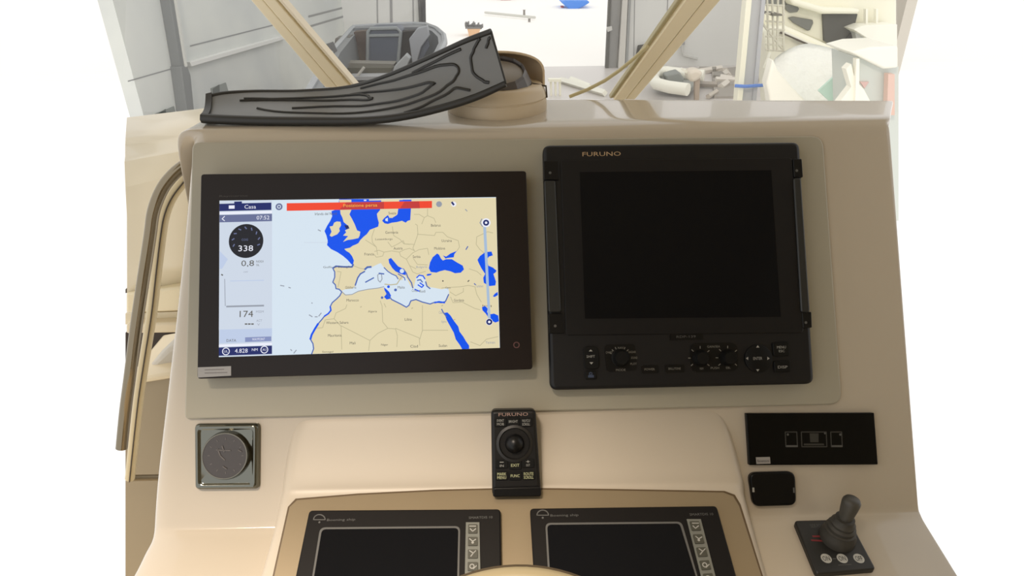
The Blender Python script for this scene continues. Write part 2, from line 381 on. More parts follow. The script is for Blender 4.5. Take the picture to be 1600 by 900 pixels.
for i in range(2): MB().tube([Yp(yb-3.4).hit(516+i*7, 96+i*3), Yp(yb-3.4).hit(532+i*6, 83+i*3)], .03, k=5).build('loose_batten', whitem, t)  # pale loose battens, grouped with the boat
MB().box(Zt.hit(600, 70)-Vector((0, 0, 1.9)), (.9, 1.6, .12)).build('cradle', tendk, t)

# pale motors / jet boats right of right-hand post
t = thing('white_inflatable_dinghy', 'small white dinghy lying beyond the right windscreen post', 'dinghy', gr(1050, 140))
Zd = Zp(.45)
b = MB(); b.tube([Zd.hit(*p) for p in ((1100, 118), (1070, 116), (1040, 112), (1024, 114), (1020, 122), (1026, 131), (1045, 136), (1075, 140))], .17, k=10); b.build('tube', whitem, t, smooth=True)
b = MB(); b.slab(Zp(.2), [(1026, 118), (1095, 120), (1080, 138), (1032, 132)], 0, .12); b.build('floor', mat('dg', (150, 152, 146), .7), t)
MB().slab(Yp(gr(1060, 140).y-.5), [(1040, 118), (1062, 112), (1070, 124), (1062, 138), (1044, 132)], -.5, 0).build('seat', mat('dg2', (140, 144, 140), .7), t, bevel=.05)
t = thing('outboard_motor', 'cream outboard motor lying beside the small white dinghy', 'motor', gr(1090, 145))
Q = Yp(gr(1090, 160).y)
MB().slab(Q, [(1076, 112), (1090, 108), (1100, 114), (1094, 124), (1084, 130), (1076, 126)], -.5, 0).build('cowl', mat('cowl', (226, 216, 200), .4), t, bevel=.08)
MB().slab(Q, [(1086, 124), (1094, 122), (1092, 162), (1086, 162)], -.3, -.15).build('shaft', mat('shaft', (178, 162, 146), .5), t)
MB().slab(Q, [(1066, 106), (1078, 113), (1074, 116), (1064, 109)], -.3, -.2).build('handle', whitem, t)
t = thing('scrap_heap', 'low grey heap of timber and hoses on the floor left of the white column', 'heap', gr(1130, 140))
for i in range(16):
    x = 1114+random.random()*38; y = 112+random.random()*40; a = gr(x, y); dx = random.uniform(-.9, .9); c = a+Vector((dx, random.uniform(-.5, .5), .08))
    MB().tube([a+Vector((0, 0, .12)), c], random.uniform(.05, .12), k=5).build('plank', [mat('s%d' % i, random.choice([(196, 188, 176), (150, 146, 138), (220, 214, 204), (168, 160, 150)]), .7)][0], t)
MB().slab(Zp(.0), [(1112, 108), (1155, 104), (1160, 150), (1116, 150)], .0, .07).build('tarpaulin', mat('tarp', (164, 158, 150), .8), t)
# wall pipe + box
t = thing('wall_pipe', 'thin pipe loop with bracket on the far wall right of the post', 'pipe', at(1070, 80, YF-.1))
MB().tube([at(x, y, YF-.15) for x, y in ((1066, 40), (1066, 80), (1068, 86), (1090, 92))], .05, k=6).build('pipe', mat('pip', (196, 196, 192), .5), t)
MB().slab(FWp, [(1063, 62), (1070, 62), (1070, 70), (1063, 70)], 0, .2).build('bracket', mat('brk', (150, 150, 150), .5), t)
# white column on the right
t = thing('white_column', 'white steel column standing between the grey far wall and the motor yacht', 'column', gr(1165, 160))
YC = 12.4; Q = Yp(YC)
MB().slab(Q, [(1175, -20), (1197, -20), (1167, 288), (1147, 288)], -.02, .02).build('web', mat('webg', (186, 188, 190), .6), t)
MB().slab(Q, [(1168, -20), (1177, -20), (1148, 288), (1140, 288)], -.12, .12).build('flange', whitec, t, bevel=.01)
MB().slab(Q, [(1192, -20), (1198, -20), (1170, 288), (1164, 288)], -.12, .08).build('flange', mat('fl2', (180, 182, 186), .6), t)
t = props(MB().tube([Q.hit(1148, 134, .2), Q.hit(1165, 135, .25), Q.hit(1180, 134, .2), Q.hit(1197, 133, .1)], .03, k=6).build('blue_strap', mat('bls', (90, 130, 205), .6)), 'thin blue strap tied around the white column', 'strap')

# motor yacht on the right
YY = 13.5; Q = Yp(YY)
t = thing('motor_yacht', 'big white motor yacht with dark cockpit opening under plastic on the right', 'boat', Q.hit(1280, 80))
def ys(name, pts, n0, n1, m, par=t, **k): return MB().slab(Q, pts, n0, n1).build(name, m, par, **k)
ys('hull', [(1190, 45), (1228, 40), (1312, 78), (1400, 76), (1404, 300), (1215, 300), (1200, 90)], -1.2, -.5, whitec, bevel=.06)
ys('cabin_side', [(1192, -25), (1402, -25), (1402, 20), (1402, 76), (1318, 80), (1226, 44), (1194, 40)], -1.6, -1.0, whitec, bevel=.05)
ys('sheer_moulding', [(1226, 50), (1230, 50), (1296, 80), (1312, 78), (1308, 84), (1290, 82), (1228, 56)], -.6, -.3, whitem)
ys('flybridge_moulding', [(1230, -5), (1290, 12), (1345, 14), (1342, 22), (1285, 22), (1240, 8)], -1.1, -.6, whitec, bevel=.05)
ys('cockpit_opening', [(1286, 22), (1340, 22), (1334, 46), (1342, 76), (1306, 74), (1288, 64)], -1.0, -.93, mat('ckp', (84, 84, 80), .8))
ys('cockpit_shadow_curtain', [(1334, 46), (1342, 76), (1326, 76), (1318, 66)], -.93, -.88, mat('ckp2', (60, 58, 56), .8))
ys('side_window', [(1232, 28), (1240, 26), (1270, 31), (1271, 36), (1266, 47), (1262, 48), (1240, 36)], -.99, -.93, wing, bevel=.01)
ys('side_window', [(1228, 8), (1234, 4), (1246, 9), (1249, 14), (1246, 19), (1234, 20), (1228, 15)], -.99, -.92, wing, bevel=.01)
ys('side_window', [(1196, -20), (1232, -20), (1232, 6), (1196, 8)], -.99, -.95, wing)
ys('deck_edge', [(1224, 54), (1226, 52), (1300, 84), (1298, 86)], -.5, -.28, seamm)
for i, x in enumerate((1353, 1369)): ys('rail_post', [(x, 14), (x+3, 14), (x+3, 38), (x, 38)], -.9, -.8, whitem)
ys('bulwark', [(1334, 46), (1350, 40), (1402, 38), (1402, 74), (1378, 74), (1335, 47)], -.95, -.5, whitem, bevel=.03)
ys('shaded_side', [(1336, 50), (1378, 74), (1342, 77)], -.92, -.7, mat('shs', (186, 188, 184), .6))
# scaffold
t = thing('scaffold_tower', 'pale pipe scaffold tower with rungs standing beside the white yacht', 'scaffold', Q.hit(1205, 90))
Qs = Yp(YY-.8); b = MB()
for x0, x1 in ((1198, 1201), (1206, 1209), (1216, 1214), (1224, 1224)): MB().tube([Qs.hit(x0, -20), Qs.hit(x1, 80)], .02, k=6).build('standard', pipe, t)
for i, y in enumerate((8, 22, 34, 46, 58, 70, 79)): MB().tube([Qs.hit(1196, y-1), Qs.hit(1226, y+1)], .015, k=6).build('rung', pipe, t)
MB().tube([Qs.hit(1190, 35), Qs.hit(1222, 76)], .02, k=6).build('brace', pipe, t)
MB().slab(Qs, [(1207, 21), (1222, 22), (1222, 25), (1207, 25)], -.4, .1).build('platform', mat('plt', (110, 108, 96), .7), t)
MB().tube([Qs.hit(1203, 82), Qs.hit(1194, 106)], .025, k=6).build('foot_strut', whitem, t)
# plastic sheet draped in front of the yacht
b = MB(); rows = []
Qw = Yp(11.8)
tops = [(1208, 92), (1235, 76), (1262, 66), (1300, 78), (1340, 84), (1372, 100)]
mids = [(1202, 116), (1232, 112), (1268, 108), (1304, 112), (1338, 112), (1370, 122)]
bots = [(1200, 300), (1230, 301), (1266, 302), (1302, 302), (1338, 302), (1372, 303)]
for r_, dd in ((tops, -.9), (mids, -.2), (bots, .2)):
    rows.append([Qw.hit(x, y, dd+.18*math.sin(i*2.1)) for i, (x, y) in enumerate(r_)])
vs = sum(rows, []); fs = [(j*6+i, j*6+i+1, (j+1)*6+i+1, (j+1)*6+i) for j in range(2) for i in range(5)]
o = b.add(vs, fs).build('plastic_sheet', wrapm, smooth=True, sub=2)
so = o.modifiers.new('so', 'SOLIDIFY'); so.thickness = .02
props(o, 'crumpled translucent white plastic sheet draped in front of the motor yacht', 'plastic sheet')
props(MB().slab(Yp(11.2), [(1279, 142), (1312, 112), (1324, 108), (1326, 128), (1312, 158), (1296, 158)], -.05, 0).build('green_sheet', greenm), 'pale green sheet hanging folded over the white plastic', 'sheet')
props(MB().slab(Yp(11.0), [(1208, 92), (1216, 110), (1240, 138), (1262, 160), (1262, 312), (1222, 312), (1202, 148), (1198, 130)], -.25, 0).build('boat_bow', whitem, bevel=.03), 'bright white pointed bow poking up beyond the brow right of the column', 'boat bow')
b = thing('white_boat_hull', 'white boat hull with sharp bow cropped by the right edge', 'boat', at(1380, 100, 9.9))
Qb = Yp(9.9)
MB().slab(Qb, [(1330, 82), (1360, 74), (1404, 72), (1404, 106), (1382, 108)], -.9, 0).build('deck', whitem, b, bevel=.03)
MB().slab(Qb, [(1342, 90), (1382, 107), (1404, 104), (1404, 345), (1345, 345)], -1.1, -.2).build('side', mat('hside', (206, 212, 206), .5), b)
MB().slab(Qb, [(1338, 92), (1343, 92), (1342, 175), (1336, 175)], -.1, 0).build('pole', whitem, b)
MB().slab(Qb, [(1322, 108), (1330, 100), (1336, 124), (1350, 140), (1366, 170), (1300, 175), (1330, 136)], -.2, -.05).build('wrap', whitem, b)
MB().slab(Qb, [(1388, 116), (1398, 116), (1398, 180), (1386, 180)], -.15, -.03).build('red_stripe', mat('rs', (222, 190, 176), .6), b)
MB().slab(Qb, [(1344, 128), (1358, 128), (1351, 138)], -.2, -.17).build('pink_mark', mat('pkm', (214, 180, 174), .6), b)

# ------------------------------------------------------------------ own boat: sole; unseen hardtop, bulkhead and side added to shape light
def sbox(name, x0, x1, y0, y1, z0, z1, m):
    b = MB(); b.box(((x0+x1)/2, (y0+y1)/2, (z0+z1)/2), ((x1-x0)/2, (y1-y0)/2, (z1-z0)/2)); return props(b.build(name, m, bevel=.02), kind='structure')
helm = mat('cream_helm_lining', (196, 184, 160), .5)
sbox('shading_hardtop', -.25, 1.5, -1.3, HT0, HTZ, HTZ+.1, helm)  # unseen hardtop, cut to an L so light reaches pod and left shelf
sbox('shading_hardtop', -1.3, 1.5, HT0, HT1, HTZ, HTZ+.1, helm)
sbox('shading_wall_back', -.45, 1.5, -1.3, -1.2, 2.3, 5.05, helm)  # unseen, added to block low light from behind on the dash face
sbox('wall_right', 1.15, 1.25, -1.2, .6, 2.3, 5.05, helm)  # unseen cockpit side, added to darken the right of the dash
sbox('floor', -1.6, 1.5, -1.3, 1.5, .8, 2.3, helm)

# ------------------------------------------------------------------ dash moulding (console body)
K = P.hit(600, 203); zb = K.z; Zb = Zp(zb+.004)
XEND = P.hit(1402, 330).x; XBK = Zb.hit(1402, 158).x
backpx = [(300, 186), (360, 178), (430, 168), (520, 159), (640, 155), (850, 153), (1100, 155), (1402, 156)]
backs = [Zb.hit(*p) for p in backpx]; btab = [(p.x, p.y) for p in backs]
def vrow(y): return P.ab(P.hit(600, y))[1]
lefts = [(203, 294), (212, 291), (235, 288), (300, 284), (380, 276), (450, 269), (560, 256), (660, 244), (740, 234), (800, 230), (822, 229)]
def leftx(y): return interp(lefts, y)
rows = []
TS = [0, .08, .16, .24, .32, .4, .5, .6, .7, .8, .9, 1.0]
def row(fn, L, inward, fl=.018, XEND=XEND):
    """fn(X) gives the surface point at world X; L its left end"""
    X0 = L.x; r_ = [L+inward*.26-Vector((.012, 0, 0)), L+inward*.09-Vector((.004, 0, 0)), L+inward*.03, fn(X0+.007)+inward*.006, fn(X0+fl+.008)]
    r_ += [fn(X0+.05+(XEND-.01-X0-.05)*t_) for t_ in TS]
    r_ += [fn(XEND-.002), fn(XEND)+inward*.004, fn(XEND)+inward*.02, fn(XEND)+inward*.26]
    return r_
dn = Vector((0, 0, -1))
def brow(f_, dz=0, xl=None):
    yf = K.y
    def fn(X): yb_ = interp(btab, X); return Vector((X, yf+(yb_-yf)*f_, zb+.004+dz))
    x0 = xl
    return row(fn, fn(x0), dn, XEND=XEND+(XBK-XEND)*f_)
xl0 = Zb.hit(301, 187).x
r0 = brow(1.0, -.10, xl0-.004); rows.append([Vector(p) for p in r0])
rows.append(brow(1.0, -.012, xl0-.004)); rows.append(brow(.985, -.001, xl0-.003)); rows.append(brow(.95, 0, xl0-.003)); rows.append(brow(.8, 0, xl0-.003)); rows.append(brow(.55, 0, xl0-.004)); rows.append(brow(.3, 0, xl0-.006)); rows.append(brow(.17, 0, xl0-.008)); rows.append(brow(.09, -.001, xl0-.009))
def facerow(y, n, yl=None, inward=-N):
    v_ = vrow(y)
    def fn(X): return P.o+U*X+V*v_+N*n
    L = P.hit(leftx(y), y, n); L = fn(L.x)
    return row(fn, L, inward)
kn = (-N+dn).normalized()
rows.append(facerow(201, -.006, inward=kn)); rows.append(facerow(208, -.001))
for y in (222, 300, 450, 600, 740, 800, 819): rows.append(facerow(y, 0))
# shelf: runs towards the viewer with a slight fall
SO = P.hit(600, 822); el = math.radians(7); SD = Vector((0, -math.cos(el), -math.sin(el)))
SH = Pl(SO, U, -SD)
def shelfrow(y, xl):
    pt = SH.hit(600, y); d_ = SH.ab(pt)[1]; L = SH.hit(xl, y+9)
    def fn(X): return SH.o+U*(X-SH.o.x)+SH.v*d_
    return row(fn, fn(L.x), dn, .03)
rows.append([p for p in facerow(822, .004, inward=(-N+dn).normalized())])
rows.append(shelfrow(830, 227)); rows.append(shelfrow(845, 217)); rows.append(shelfrow(870, 206)); rows.append(shelfrow(895, 190)); rows.append(shelfrow(940, 168)); rows.append(shelfrow(990, 145))
lastp = [p+Vector((0, 0, -.12)) for p in rows[-1]]; rows.append(lastp)
nc = len(rows[0]); mb = MB()
mb.add(sum(rows, []), [(j*nc+i, (j+1)*nc+i, (j+1)*nc+i+1, j*nc+i+1) for j in range(len(rows)-1) for i in range(nc-1)])
dash = mb.build('dash_moulding', gel, smooth=True, sub=2)

MB().box((-.05, 1.02, 2.75), (.42, .16, .5)).build('pedestal', gel, dash, bevel=.03)
props(dash, 'cream moulded helm dash with rounded brow carrying the displays and gauges', 'dashboard')

# plate
t = MB(); t.slab(P, [(300, 222), (1286, 212), (1316, 632), (288, 655)], -.004, .006, r=[.012, .02, .02, .008]); o = t.build('instrument_plate', platem, bevel=.0025, seg=3)
props(o, 'wide greige mounting plate with rounded corners behind the two big displays', 'mounting plate')

# ------------------------------------------------------------------ helm pod
n1 = .028
QO = P.hit(805, 764, n1); qe = math.radians(19); QD = Vector((0, -math.cos(qe), -math.sin(qe))); QP = Pl(QO, U, -QD)
prow = []
def podrow(L, R_, inward, lip=.020, dep=.2, out=.006):
    L = Vector(L); R_ = Vector(R_); x = Vector((1, 0, 0)); w_ = (R_-L)
    r_ = [L+inward*dep-x*.02, L+inward*.035-x*out, L+inward*.010+x*.002, L+x*lip*.55+inward*.001, L+x*lip*1.4]
    for t_ in (.12, .25, .4, .5, .6, .75, .88): r_.append(L+w_*t_)
    r_ += [R_-x*lip*1.4, R_-x*lip*.55+inward*.001, R_+inward*.010-x*.002, R_+inward*.035+x*out, R_+inward*dep+x*.02]
    return r_
def pf(y, xl, xr, n_): 
    v_ = P.ab(P.hit(800, y, n_))[1]
    a = P.hit(xl, y+6, n_); c = P.hit(xr, y-6, n_); return podrow(P.w(a.x, v_, n_), P.w(c.x, v_, n_), -N, dep=.06)
prow.append(pf(636, 462, 1122, -.006)); prow.append(pf(650, 456, 1132, .001)); prow.append(pf(662, 451, 1140, .0045)); prow.append(pf(690, 445, 1150, .0115)); prow.append(pf(725, 440, 1158, .020)); prow.append(pf(752, 437, 1165, .0265))
mid_in = (-N-Vector((0, 0, 1))).normalized()
def pq(y, xl, xr, off=0):
    b_ = QP.ab(QP.hit(800, y, off))[1]; a = QP.hit(xl, y, off); c = QP.hit(xr, y, off)
    return podrow(QP.w(QP.ab(a)[0], b_, off), QP.w(QP.ab(c)[0], b_, off), -QP.n, dep=.16)
prow.append(podrow(P.hit(436, 766, n1-.002), P.hit(1168, 754, n1-.002), mid_in, dep=.1))
for y, a, c in ((768, 435, 1168), (790, 431, 1174), (830, 421, 1184), (870, 409, 1196), (910, 397, 1208), (960, 382, 1222)): prow.append(pq(y, a, c, 0))
prow.append([p+Vector((0, 0, -.15)) for p in prow[-1]])
nc = len(prow[0]); mb = MB()
mb.add(sum(prow, []), [(j*nc+i, (j+1)*nc+i, (j+1)*nc+i+1, j*nc+i+1) for j in range(len(prow)-1) for i in range(nc-1)])
o = mb.build('helm_pod', mat('satin_cream_gelcoat', (184, 174, 158), .4, noise=.02, nscale=3), smooth=True, sub=2); o.data.shade_smooth()
props(o, 'raised cream pod in the middle of the dash, swelling out towards the wheel', 'console pod')
ins = [(428, 900), (452, 792), (464, 781), (560, 773), (680, 767), (805, 764), (960, 766), (1130, 769), (1146, 775), (1155, 790), (1190, 900), (1208, 960), (412, 960)]
t = thing('inset_panel', 'champagne coloured inset panel with dark gasket line around its edge', 'panel', QP.hit(800, 860))
g_ = MB()
def grow(pts, d):
    c = (800, 880); out_ = []
    for x, y in pts: out_.append((x+d*(1 if x > c[0]+280 else -1 if x < c[0]-280 else 0), y-(d*.9 if y < 792 else 0)))
    return out_
g_.slab(QP, grow(ins, 2.2), -.004, .0012); g_.build('gasket', gasket, t)
MB().slab(QP, ins, -.003, .002).build('face_sheet', champ, t, bevel=.0008)

# the two displays in the inset panel
def lower_display(px, label, icons, xs_, band):
    t = thing('engine_display', label, 'display', QP.hit(*px[0]), 'pair of displays in the inset panel')
    MB().slab(QP, px, .0015, .011, r=.006).build('bezel', mat('lbez', (18, 16, 15), .55, spec=.15), t, bevel=.002)
    (ax, ay), (bx, by), (cx_, cy_), (dx, dy) = xs_
    fr = MB(); fr.slab(QP, xs_, .0105, .0114, r=.008); fr.build('screen_border', prtd, t)
    i2 = [(ax+3, ay+3), (bx-3, by+3), (cx_-3, cy_-3), (dx+3, dy-3)]
    MB().slab(QP, i2, .0108, .0119, r=.006).build('screen', glassk, t)
    kp = MB(); kp.slab(QP, band, .0105, .0125); kp.build('key_strip', mat('kstrip', (104, 106, 99), .5), t)
    a, b_, c_, d_ = [Vector(q) for q in band]
    for i in range(5):
        t0 = (i+.16)/5.0; t1 = (i+.86)/5.0
        l0, l1 = a.lerp(d_, t0), a.lerp(d_, t1); r0_, r1_ = b_.lerp(c_, t0), b_.lerp(c_, t1)
        q_ = [l0.lerp(r0_, .17), l0.lerp(r0_, .83), l1.lerp(r1_, .83), l1.lerp(r1_, .17)]
        key = MB(); key.slab(QP, [tuple(z) for z in q_], .012, .0145, r=.001, seg=2); ko = key.build('key', mat('lkey', (58, 58, 48), .5), t)
        ic = MB(); cx0 = sum((z for z in q_), Vector((0, 0)))/4
        if i == 0: ic.line(QP, [(cx0.x-5, cx0.y-4), (cx0.x+5, cx0.y-4)], .0148, 1.6); ic.line(QP, [(cx0.x-4, cx0.y), (cx0.x, cx0.y+4), (cx0.x+5, cx0.y)], .0148, 1.6)
        elif i == 1: ic.line(QP, [(cx0.x-5, cx0.y-4), (cx0.x, cx0.y), (cx0.x+5, cx0.y-3)], .0148, 1.6); ic.disc(QP, cx0.x, cx0.y+2, 2, .0148)
        elif i == 2: ic.line(QP, [(cx0.x-5, cx0.y-5), (cx0.x+1, cx0.y-1), (cx0.x-3, cx0.y+4)], .0148, 1.6); ic.line(QP, [(cx0.x+1, cx0.y-1), (cx0.x+5, cx0.y-5)], .0148, 1.4)
        else: ic.disc(QP, cx0.x-1, cx0.y, 4, .0148, r0=.6); ic.line(QP, [(cx0.x+1, cx0.y+4), (cx0.x+6, cx0.y-1)], .0148, 1.4)
        ic.build('key_symbol', prt, t if False else ko)
    p = MB(); lg = p; lx, ly = icons
    arc = [(lx+9*math.cos(a_), ly-1-8*math.sin(a_)) for a_ in [math.pi*k/10 for k in range(11)]]
    p.line(QP, arc, .0114, 1.7); p.line(QP, [(lx-9, ly-1), (lx-4, ly-1), (lx+4, ly-1), (lx+9, ly-1)], .0114, 1.3)
    p.disc(QP, lx, ly+3, 1.6, .0114)
    lg.build('logo', prtd, t); p = MB()
    p.text(QP, 'Boening ship', lx+34, ly-.5, 4.6, .0114, wpx=44)
    p.build('maker_print', prtd, t); p = MB()
    p.text(QP, 'SMARTDIS 10', (bx+cx_)/2+34 if False else band[0][0]+23, band[0][1]-7.5, 3.6, .0114, wpx=37)
    p.build('model_print', prtd, t)
lower_display([(483, 797), (782, 795), (784, 962), (449, 962)], 'black engine display on the left of the steering wheel top', (499, 813), [(500, 824), (719, 822), (716, 962), (478, 962)], [(728, 816), (749, 816), (751, 914), (726, 914)])
lower_display([(828, 794), (1120, 790), (1168, 962), (838, 962)], 'black engine display on the right of the steering wheel top', (848, 806), [(852, 817), (1065, 815), (1108, 962), (860, 962)], [(1073, 811), (1095, 811), (1121, 912), (1099, 914)])

# ------------------------------------------------------------------ left chart display
t = thing('chart_display', 'large dark brown framed display showing a lit sea chart of Europe', 'display', P.hit(570, 430))
MB().slab(P, [(315, 273), (822, 268), (832, 576), (309, 591)], .008, .0345, r=.004).build('housing', mat('hs', (24, 22, 22), .5), t, bevel=.002)
MB().slab(P, [(314, 272), (822, 267), (832, 577), (308, 592)], .0345, .0365, r=.005).build('front_glass', brownb, t, bevel=.001)
st = MB(); st.slab(P, [(309, 574), (361, 572), (361, 587), (309, 590)], .0365, .0368); so_ = st.build('maker_sticker', silver, t)
sp = MB(); sp.line(P, [(320, 578), (350, 577)], .037, 1); sp.line(P, [(320, 583), (355, 582)], .037, 1); sp.build('sticker_print', mat('stp', (105, 100, 100), .6), so_)
bp_ = MB(); bp_.disc(P, 807, 539, 5, .0368, r0=.7); bp_.build('power_symbol', mat('pws', (95, 60, 58), .5), t)
lp = MB(); lp.text(P, 'Raymarine', 365, 306.5, 3.4, .0368, wpx=44); lp.build('brand_print', mat('bpr', (66, 62, 58), .5), t)
# the picture on the screen
COLS = dict(sea=(214, 228, 240), land=(226, 214, 176), blue=(16, 84, 236), bord=(190, 182, 148), ink=(92, 90, 84), coast=(76, 104, 178), red=(240, 74, 50), yel=(250, 190, 80), navy=(34, 44, 104), gbar=(104, 112, 150), wht=(236, 238, 250), dial=(36, 36, 42), side=(206, 216, 230), pan=(190, 204, 230), but=(134, 146, 190), slid=(168, 190, 216), gry=(150, 156, 168), dred=(196, 62, 60))
SM = [glow('screen_'+k_, c_, 1.0) for k_, c_ in COLS.items()]; IX = {k_: i for i, k_ in enumerate(COLS)}
sc = MB(); E0 = .0368
def L(k_): return E0+.00012*k_
def pg(pts, c_, k_): sc.flat(P, pts, L(k_), IX[c_])
def ln(pts, c_, k_, w_=1.0): sc.line(P, pts, L(k_), w_, IX[c_])
def tx(s_, x, y, h, c_='ink', k_=8, w_=None): sc.text(P, s_, x, y, h, L(k_), IX[c_], w_)
pg([(343, 313.5), (775, 308), (781, 543.5), (342, 558)], 'sea', 0)
coast_af = [(534, 456), (531, 462), (526, 467), (519, 473), (516, 479), (517, 485), (513, 490), (507, 494), (503, 499), (497, 506), (492, 514), (487, 523), (485, 530), (489, 537), (490, 545), (487, 553)]
iberia = [(534, 456), (530, 452), (525, 451), (524, 445), (520, 441), (523, 433), (523, 425), (520, 419), (525, 416), (538, 417), (550, 417), (552, 413)]
france = [(553, 407), (550, 400), (546, 395), (541, 392), (538, 389), (547, 387), (551, 384), (556, 382), (560, 380), (563, 375), (568, 370), (573, 366), (578, 359), (586, 356), (591, 354), (592, 348), (590, 341), (589, 335), (594, 328), (596, 311)]
pg([(596, 311), (775, 309), (780.5, 543.5)] + [(487, 553)] + coast_af[::-1][1:] + iberia[1:] + france[:-1], 'land', 1)
pg([(518, 330), (519, 338), (516, 345), (511, 353), (507, 361), (510, 368), (512, 376), (511, 383), (517, 389), (527, 394), (536, 400), (543, 406), (549, 413), (551.5, 414)] + france + [(530, 311), (528, 326)], 'blue', 2)
pg([(598, 312), (606, 336), (600, 341), (597, 345), (601, 349), (606, 350), (612, 348), (620, 347), (628, 345), (634, 348), (637, 345), (641, 344), (643, 312), (624, 312), (622, 328), (621, 335), (614, 338), (609, 341), (606, 336)], 'blue', 2)
pg([(589, 334), (594, 328), (598, 329), (599, 340), (596, 347), (592, 348)], 'land', 3); pg([(606, 329), (622, 328), (620, 336), (612, 341), (607, 336)], 'land', 3)
pg([(602, 342), (606, 340), (606, 346), (602, 345)], 'sea', 4)
pg([(530, 312), (549, 312), (549, 328), (546, 335), (550, 342), (554, 350), (558, 360), (563, 362), (562, 368), (560, 372), (551, 374), (543, 375), (536, 378), (541, 372), (544, 369), (536, 368), (541, 363), (539, 360), (545, 357), (543, 352), (537, 347), (535, 340), (532, 334)], 'land', 3)
pg([(522, 348), (526, 346), (532, 346.5), (533, 352), (530, 357), (531, 361), (527, 366), (518, 370), (515, 368), (518, 362), (515, 354), (520, 353)], 'land', 3)
pg([(538, 352), (544, 352), (546, 357), (541, 358)], 'navy', 4)
med = [(534, 454), (540, 452), (550, 451), (555, 447), (557, 440), (559, 434), (563, 428), (570, 424), (571, 419), (574, 417), (582, 417), (590, 413), (595, 411), (600, 418), (606, 424), (612, 428), (619, 431), (622, 436), (628, 438), (632, 430), (636, 436), (641, 446), (646, 452), (650, 434), (658, 430), (664, 435), (668, 448), (680, 450), (690, 452), (700, 450), (702, 456), (700, 464), (696, 471), (690, 473), (680, 472), (672, 475), (660, 472), (648, 468), (642, 470), (639, 478), (635, 480), (626, 475), (620, 472), (612, 468), (606, 462), (604, 455), (600, 450), (591, 450), (575, 452), (560, 455), (550, 460), (540, 460)]
pg(med, 'sea', 2)
ln([(534, 456), (540, 461), (550, 460), (560, 455), (575, 452), (591, 450), (600, 448)], 'gry', 4, 1.2)
ln([(604, 458), (612, 468), (620, 472), (626, 475), (635, 480), (639, 477), (642, 470), (650, 468), (660, 472), (672, 475), (680, 472), (690, 473), (696, 471), (701, 460)], 'coast', 4, 1.8)
ln([(679, 473), (686, 471.5), (695, 473)], 'blue', 5, 2.4)
ln([(600, 418), (606, 424), (612, 428), (619, 431), (622, 436)], 'coast', 4, 1.5); ln([(570, 424), (563, 428), (559, 434), (557, 440), (555, 446)], 'coast', 4, 2.2); ln([(570, 421), (574, 417.5), (580, 417)], 'coast', 4, 3)
pg([(607, 405), (611, 403), (616, 409), (622, 416), (630, 420), (634, 425), (634, 430), (626, 428), (618, 424), (613, 419), (608, 411)], 'blue', 4)
ln([(630, 420), (635, 427), (637, 433), (643, 442), (645, 450)], 'coast', 5, 1.8); sc.disc(P, 628, 423.5, 3.4, L(6), IX['sea'])
pg([(600, 449), (604, 452), (608, 456), (611, 462), (609, 467), (604, 468), (600, 464), (604, 459), (601, 454)], 'blue', 4); sc.disc(P, 607, 448, 2.2, L(5), IX['blue']); sc.disc(P, 618, 453, 2.2, L(5), IX['coast'])
ln([(592, 428), (596, 428), (597, 436), (594, 441), (591, 438), (590, 430), (592, 428)], 'gry', 5, 1.3); ln([(592, 427), (600, 428)], 'coast', 6, 2)
ln([(601, 444), (610, 445), (620, 444), (624, 438), (628, 432)], 'bord', 5, 1.6); ln([(622, 428), (632, 434), (633, 438)], 'coast', 5, 1.5)
pg([(683, 396), (686, 398), (689, 404), (692, 407), (697, 405), (706, 405), (714, 410), (723, 415), (725, 421), (720, 426), (711, 427), (704, 424), (695, 422), (687, 424), (682, 426), (673, 425), (670, 419), (672, 410), (676, 402)], 'blue', 3)
pg([(692, 399), (697, 401), (704, 396), (714, 392), (710, 397), (709, 402), (700, 403), (696, 404)], 'blue', 3)
pg([(666, 430), (668, 428), (675, 427.5), (673, 430), (668, 431)], 'blue', 3)
pg([(746, 406), (750, 400), (758, 394), (768, 393), (770, 399), (764, 401), (761, 405), (763, 415), (770, 418), (776, 423), (774, 426), (771, 428), (775, 440), (774, 446), (765, 447), (756, 442), (755, 434), (758, 428), (752, 419), (748, 411)], 'blue', 3)
for pts in ([(651, 434), (655, 430), (661, 431), (664, 436)], [(653, 445), (659, 449), (662, 446), (656, 442)], [(652, 438), (657, 437), (660, 441)], [(665, 440), (667, 447), (672, 451)], [(648, 452), (655, 455)]): ln(pts, 'blue' if len(pts) != 3 else 'coast', 5, 1.9)
pg([(694, 489), (699, 488), (704, 493), (709, 501), (716, 510), (718, 518), (724, 526), (728, 533), (733, 540), (733, 545), (722, 545.5), (719, 540), (712, 530), (709, 520), (704, 511), (698, 500)], 'blue', 3); ln([(690, 483), (693, 489), (698, 495)], 'coast', 4, 1.8)
pg([(753, 480), (758, 478), (762, 482), (761, 488), (766, 491), (772, 490), (778.5, 493), (779.5, 502), (774, 504), (768, 501), (763, 496), (759, 490), (754, 485)], 'blue', 3); pg([(770, 463), (773, 459), (777.5, 456), (778, 461), (773, 464)], 'blue', 3)
ln(coast_af, 'coast', 4, 1.8); ln(coast_af[9:13], 'blue', 5, 3.2); ln(coast_af[4:8], 'blue', 5, 2.4); ln(iberia[:8], 'coast', 4, 1.8); ln(iberia[7:], 'coast', 4, 2.6)
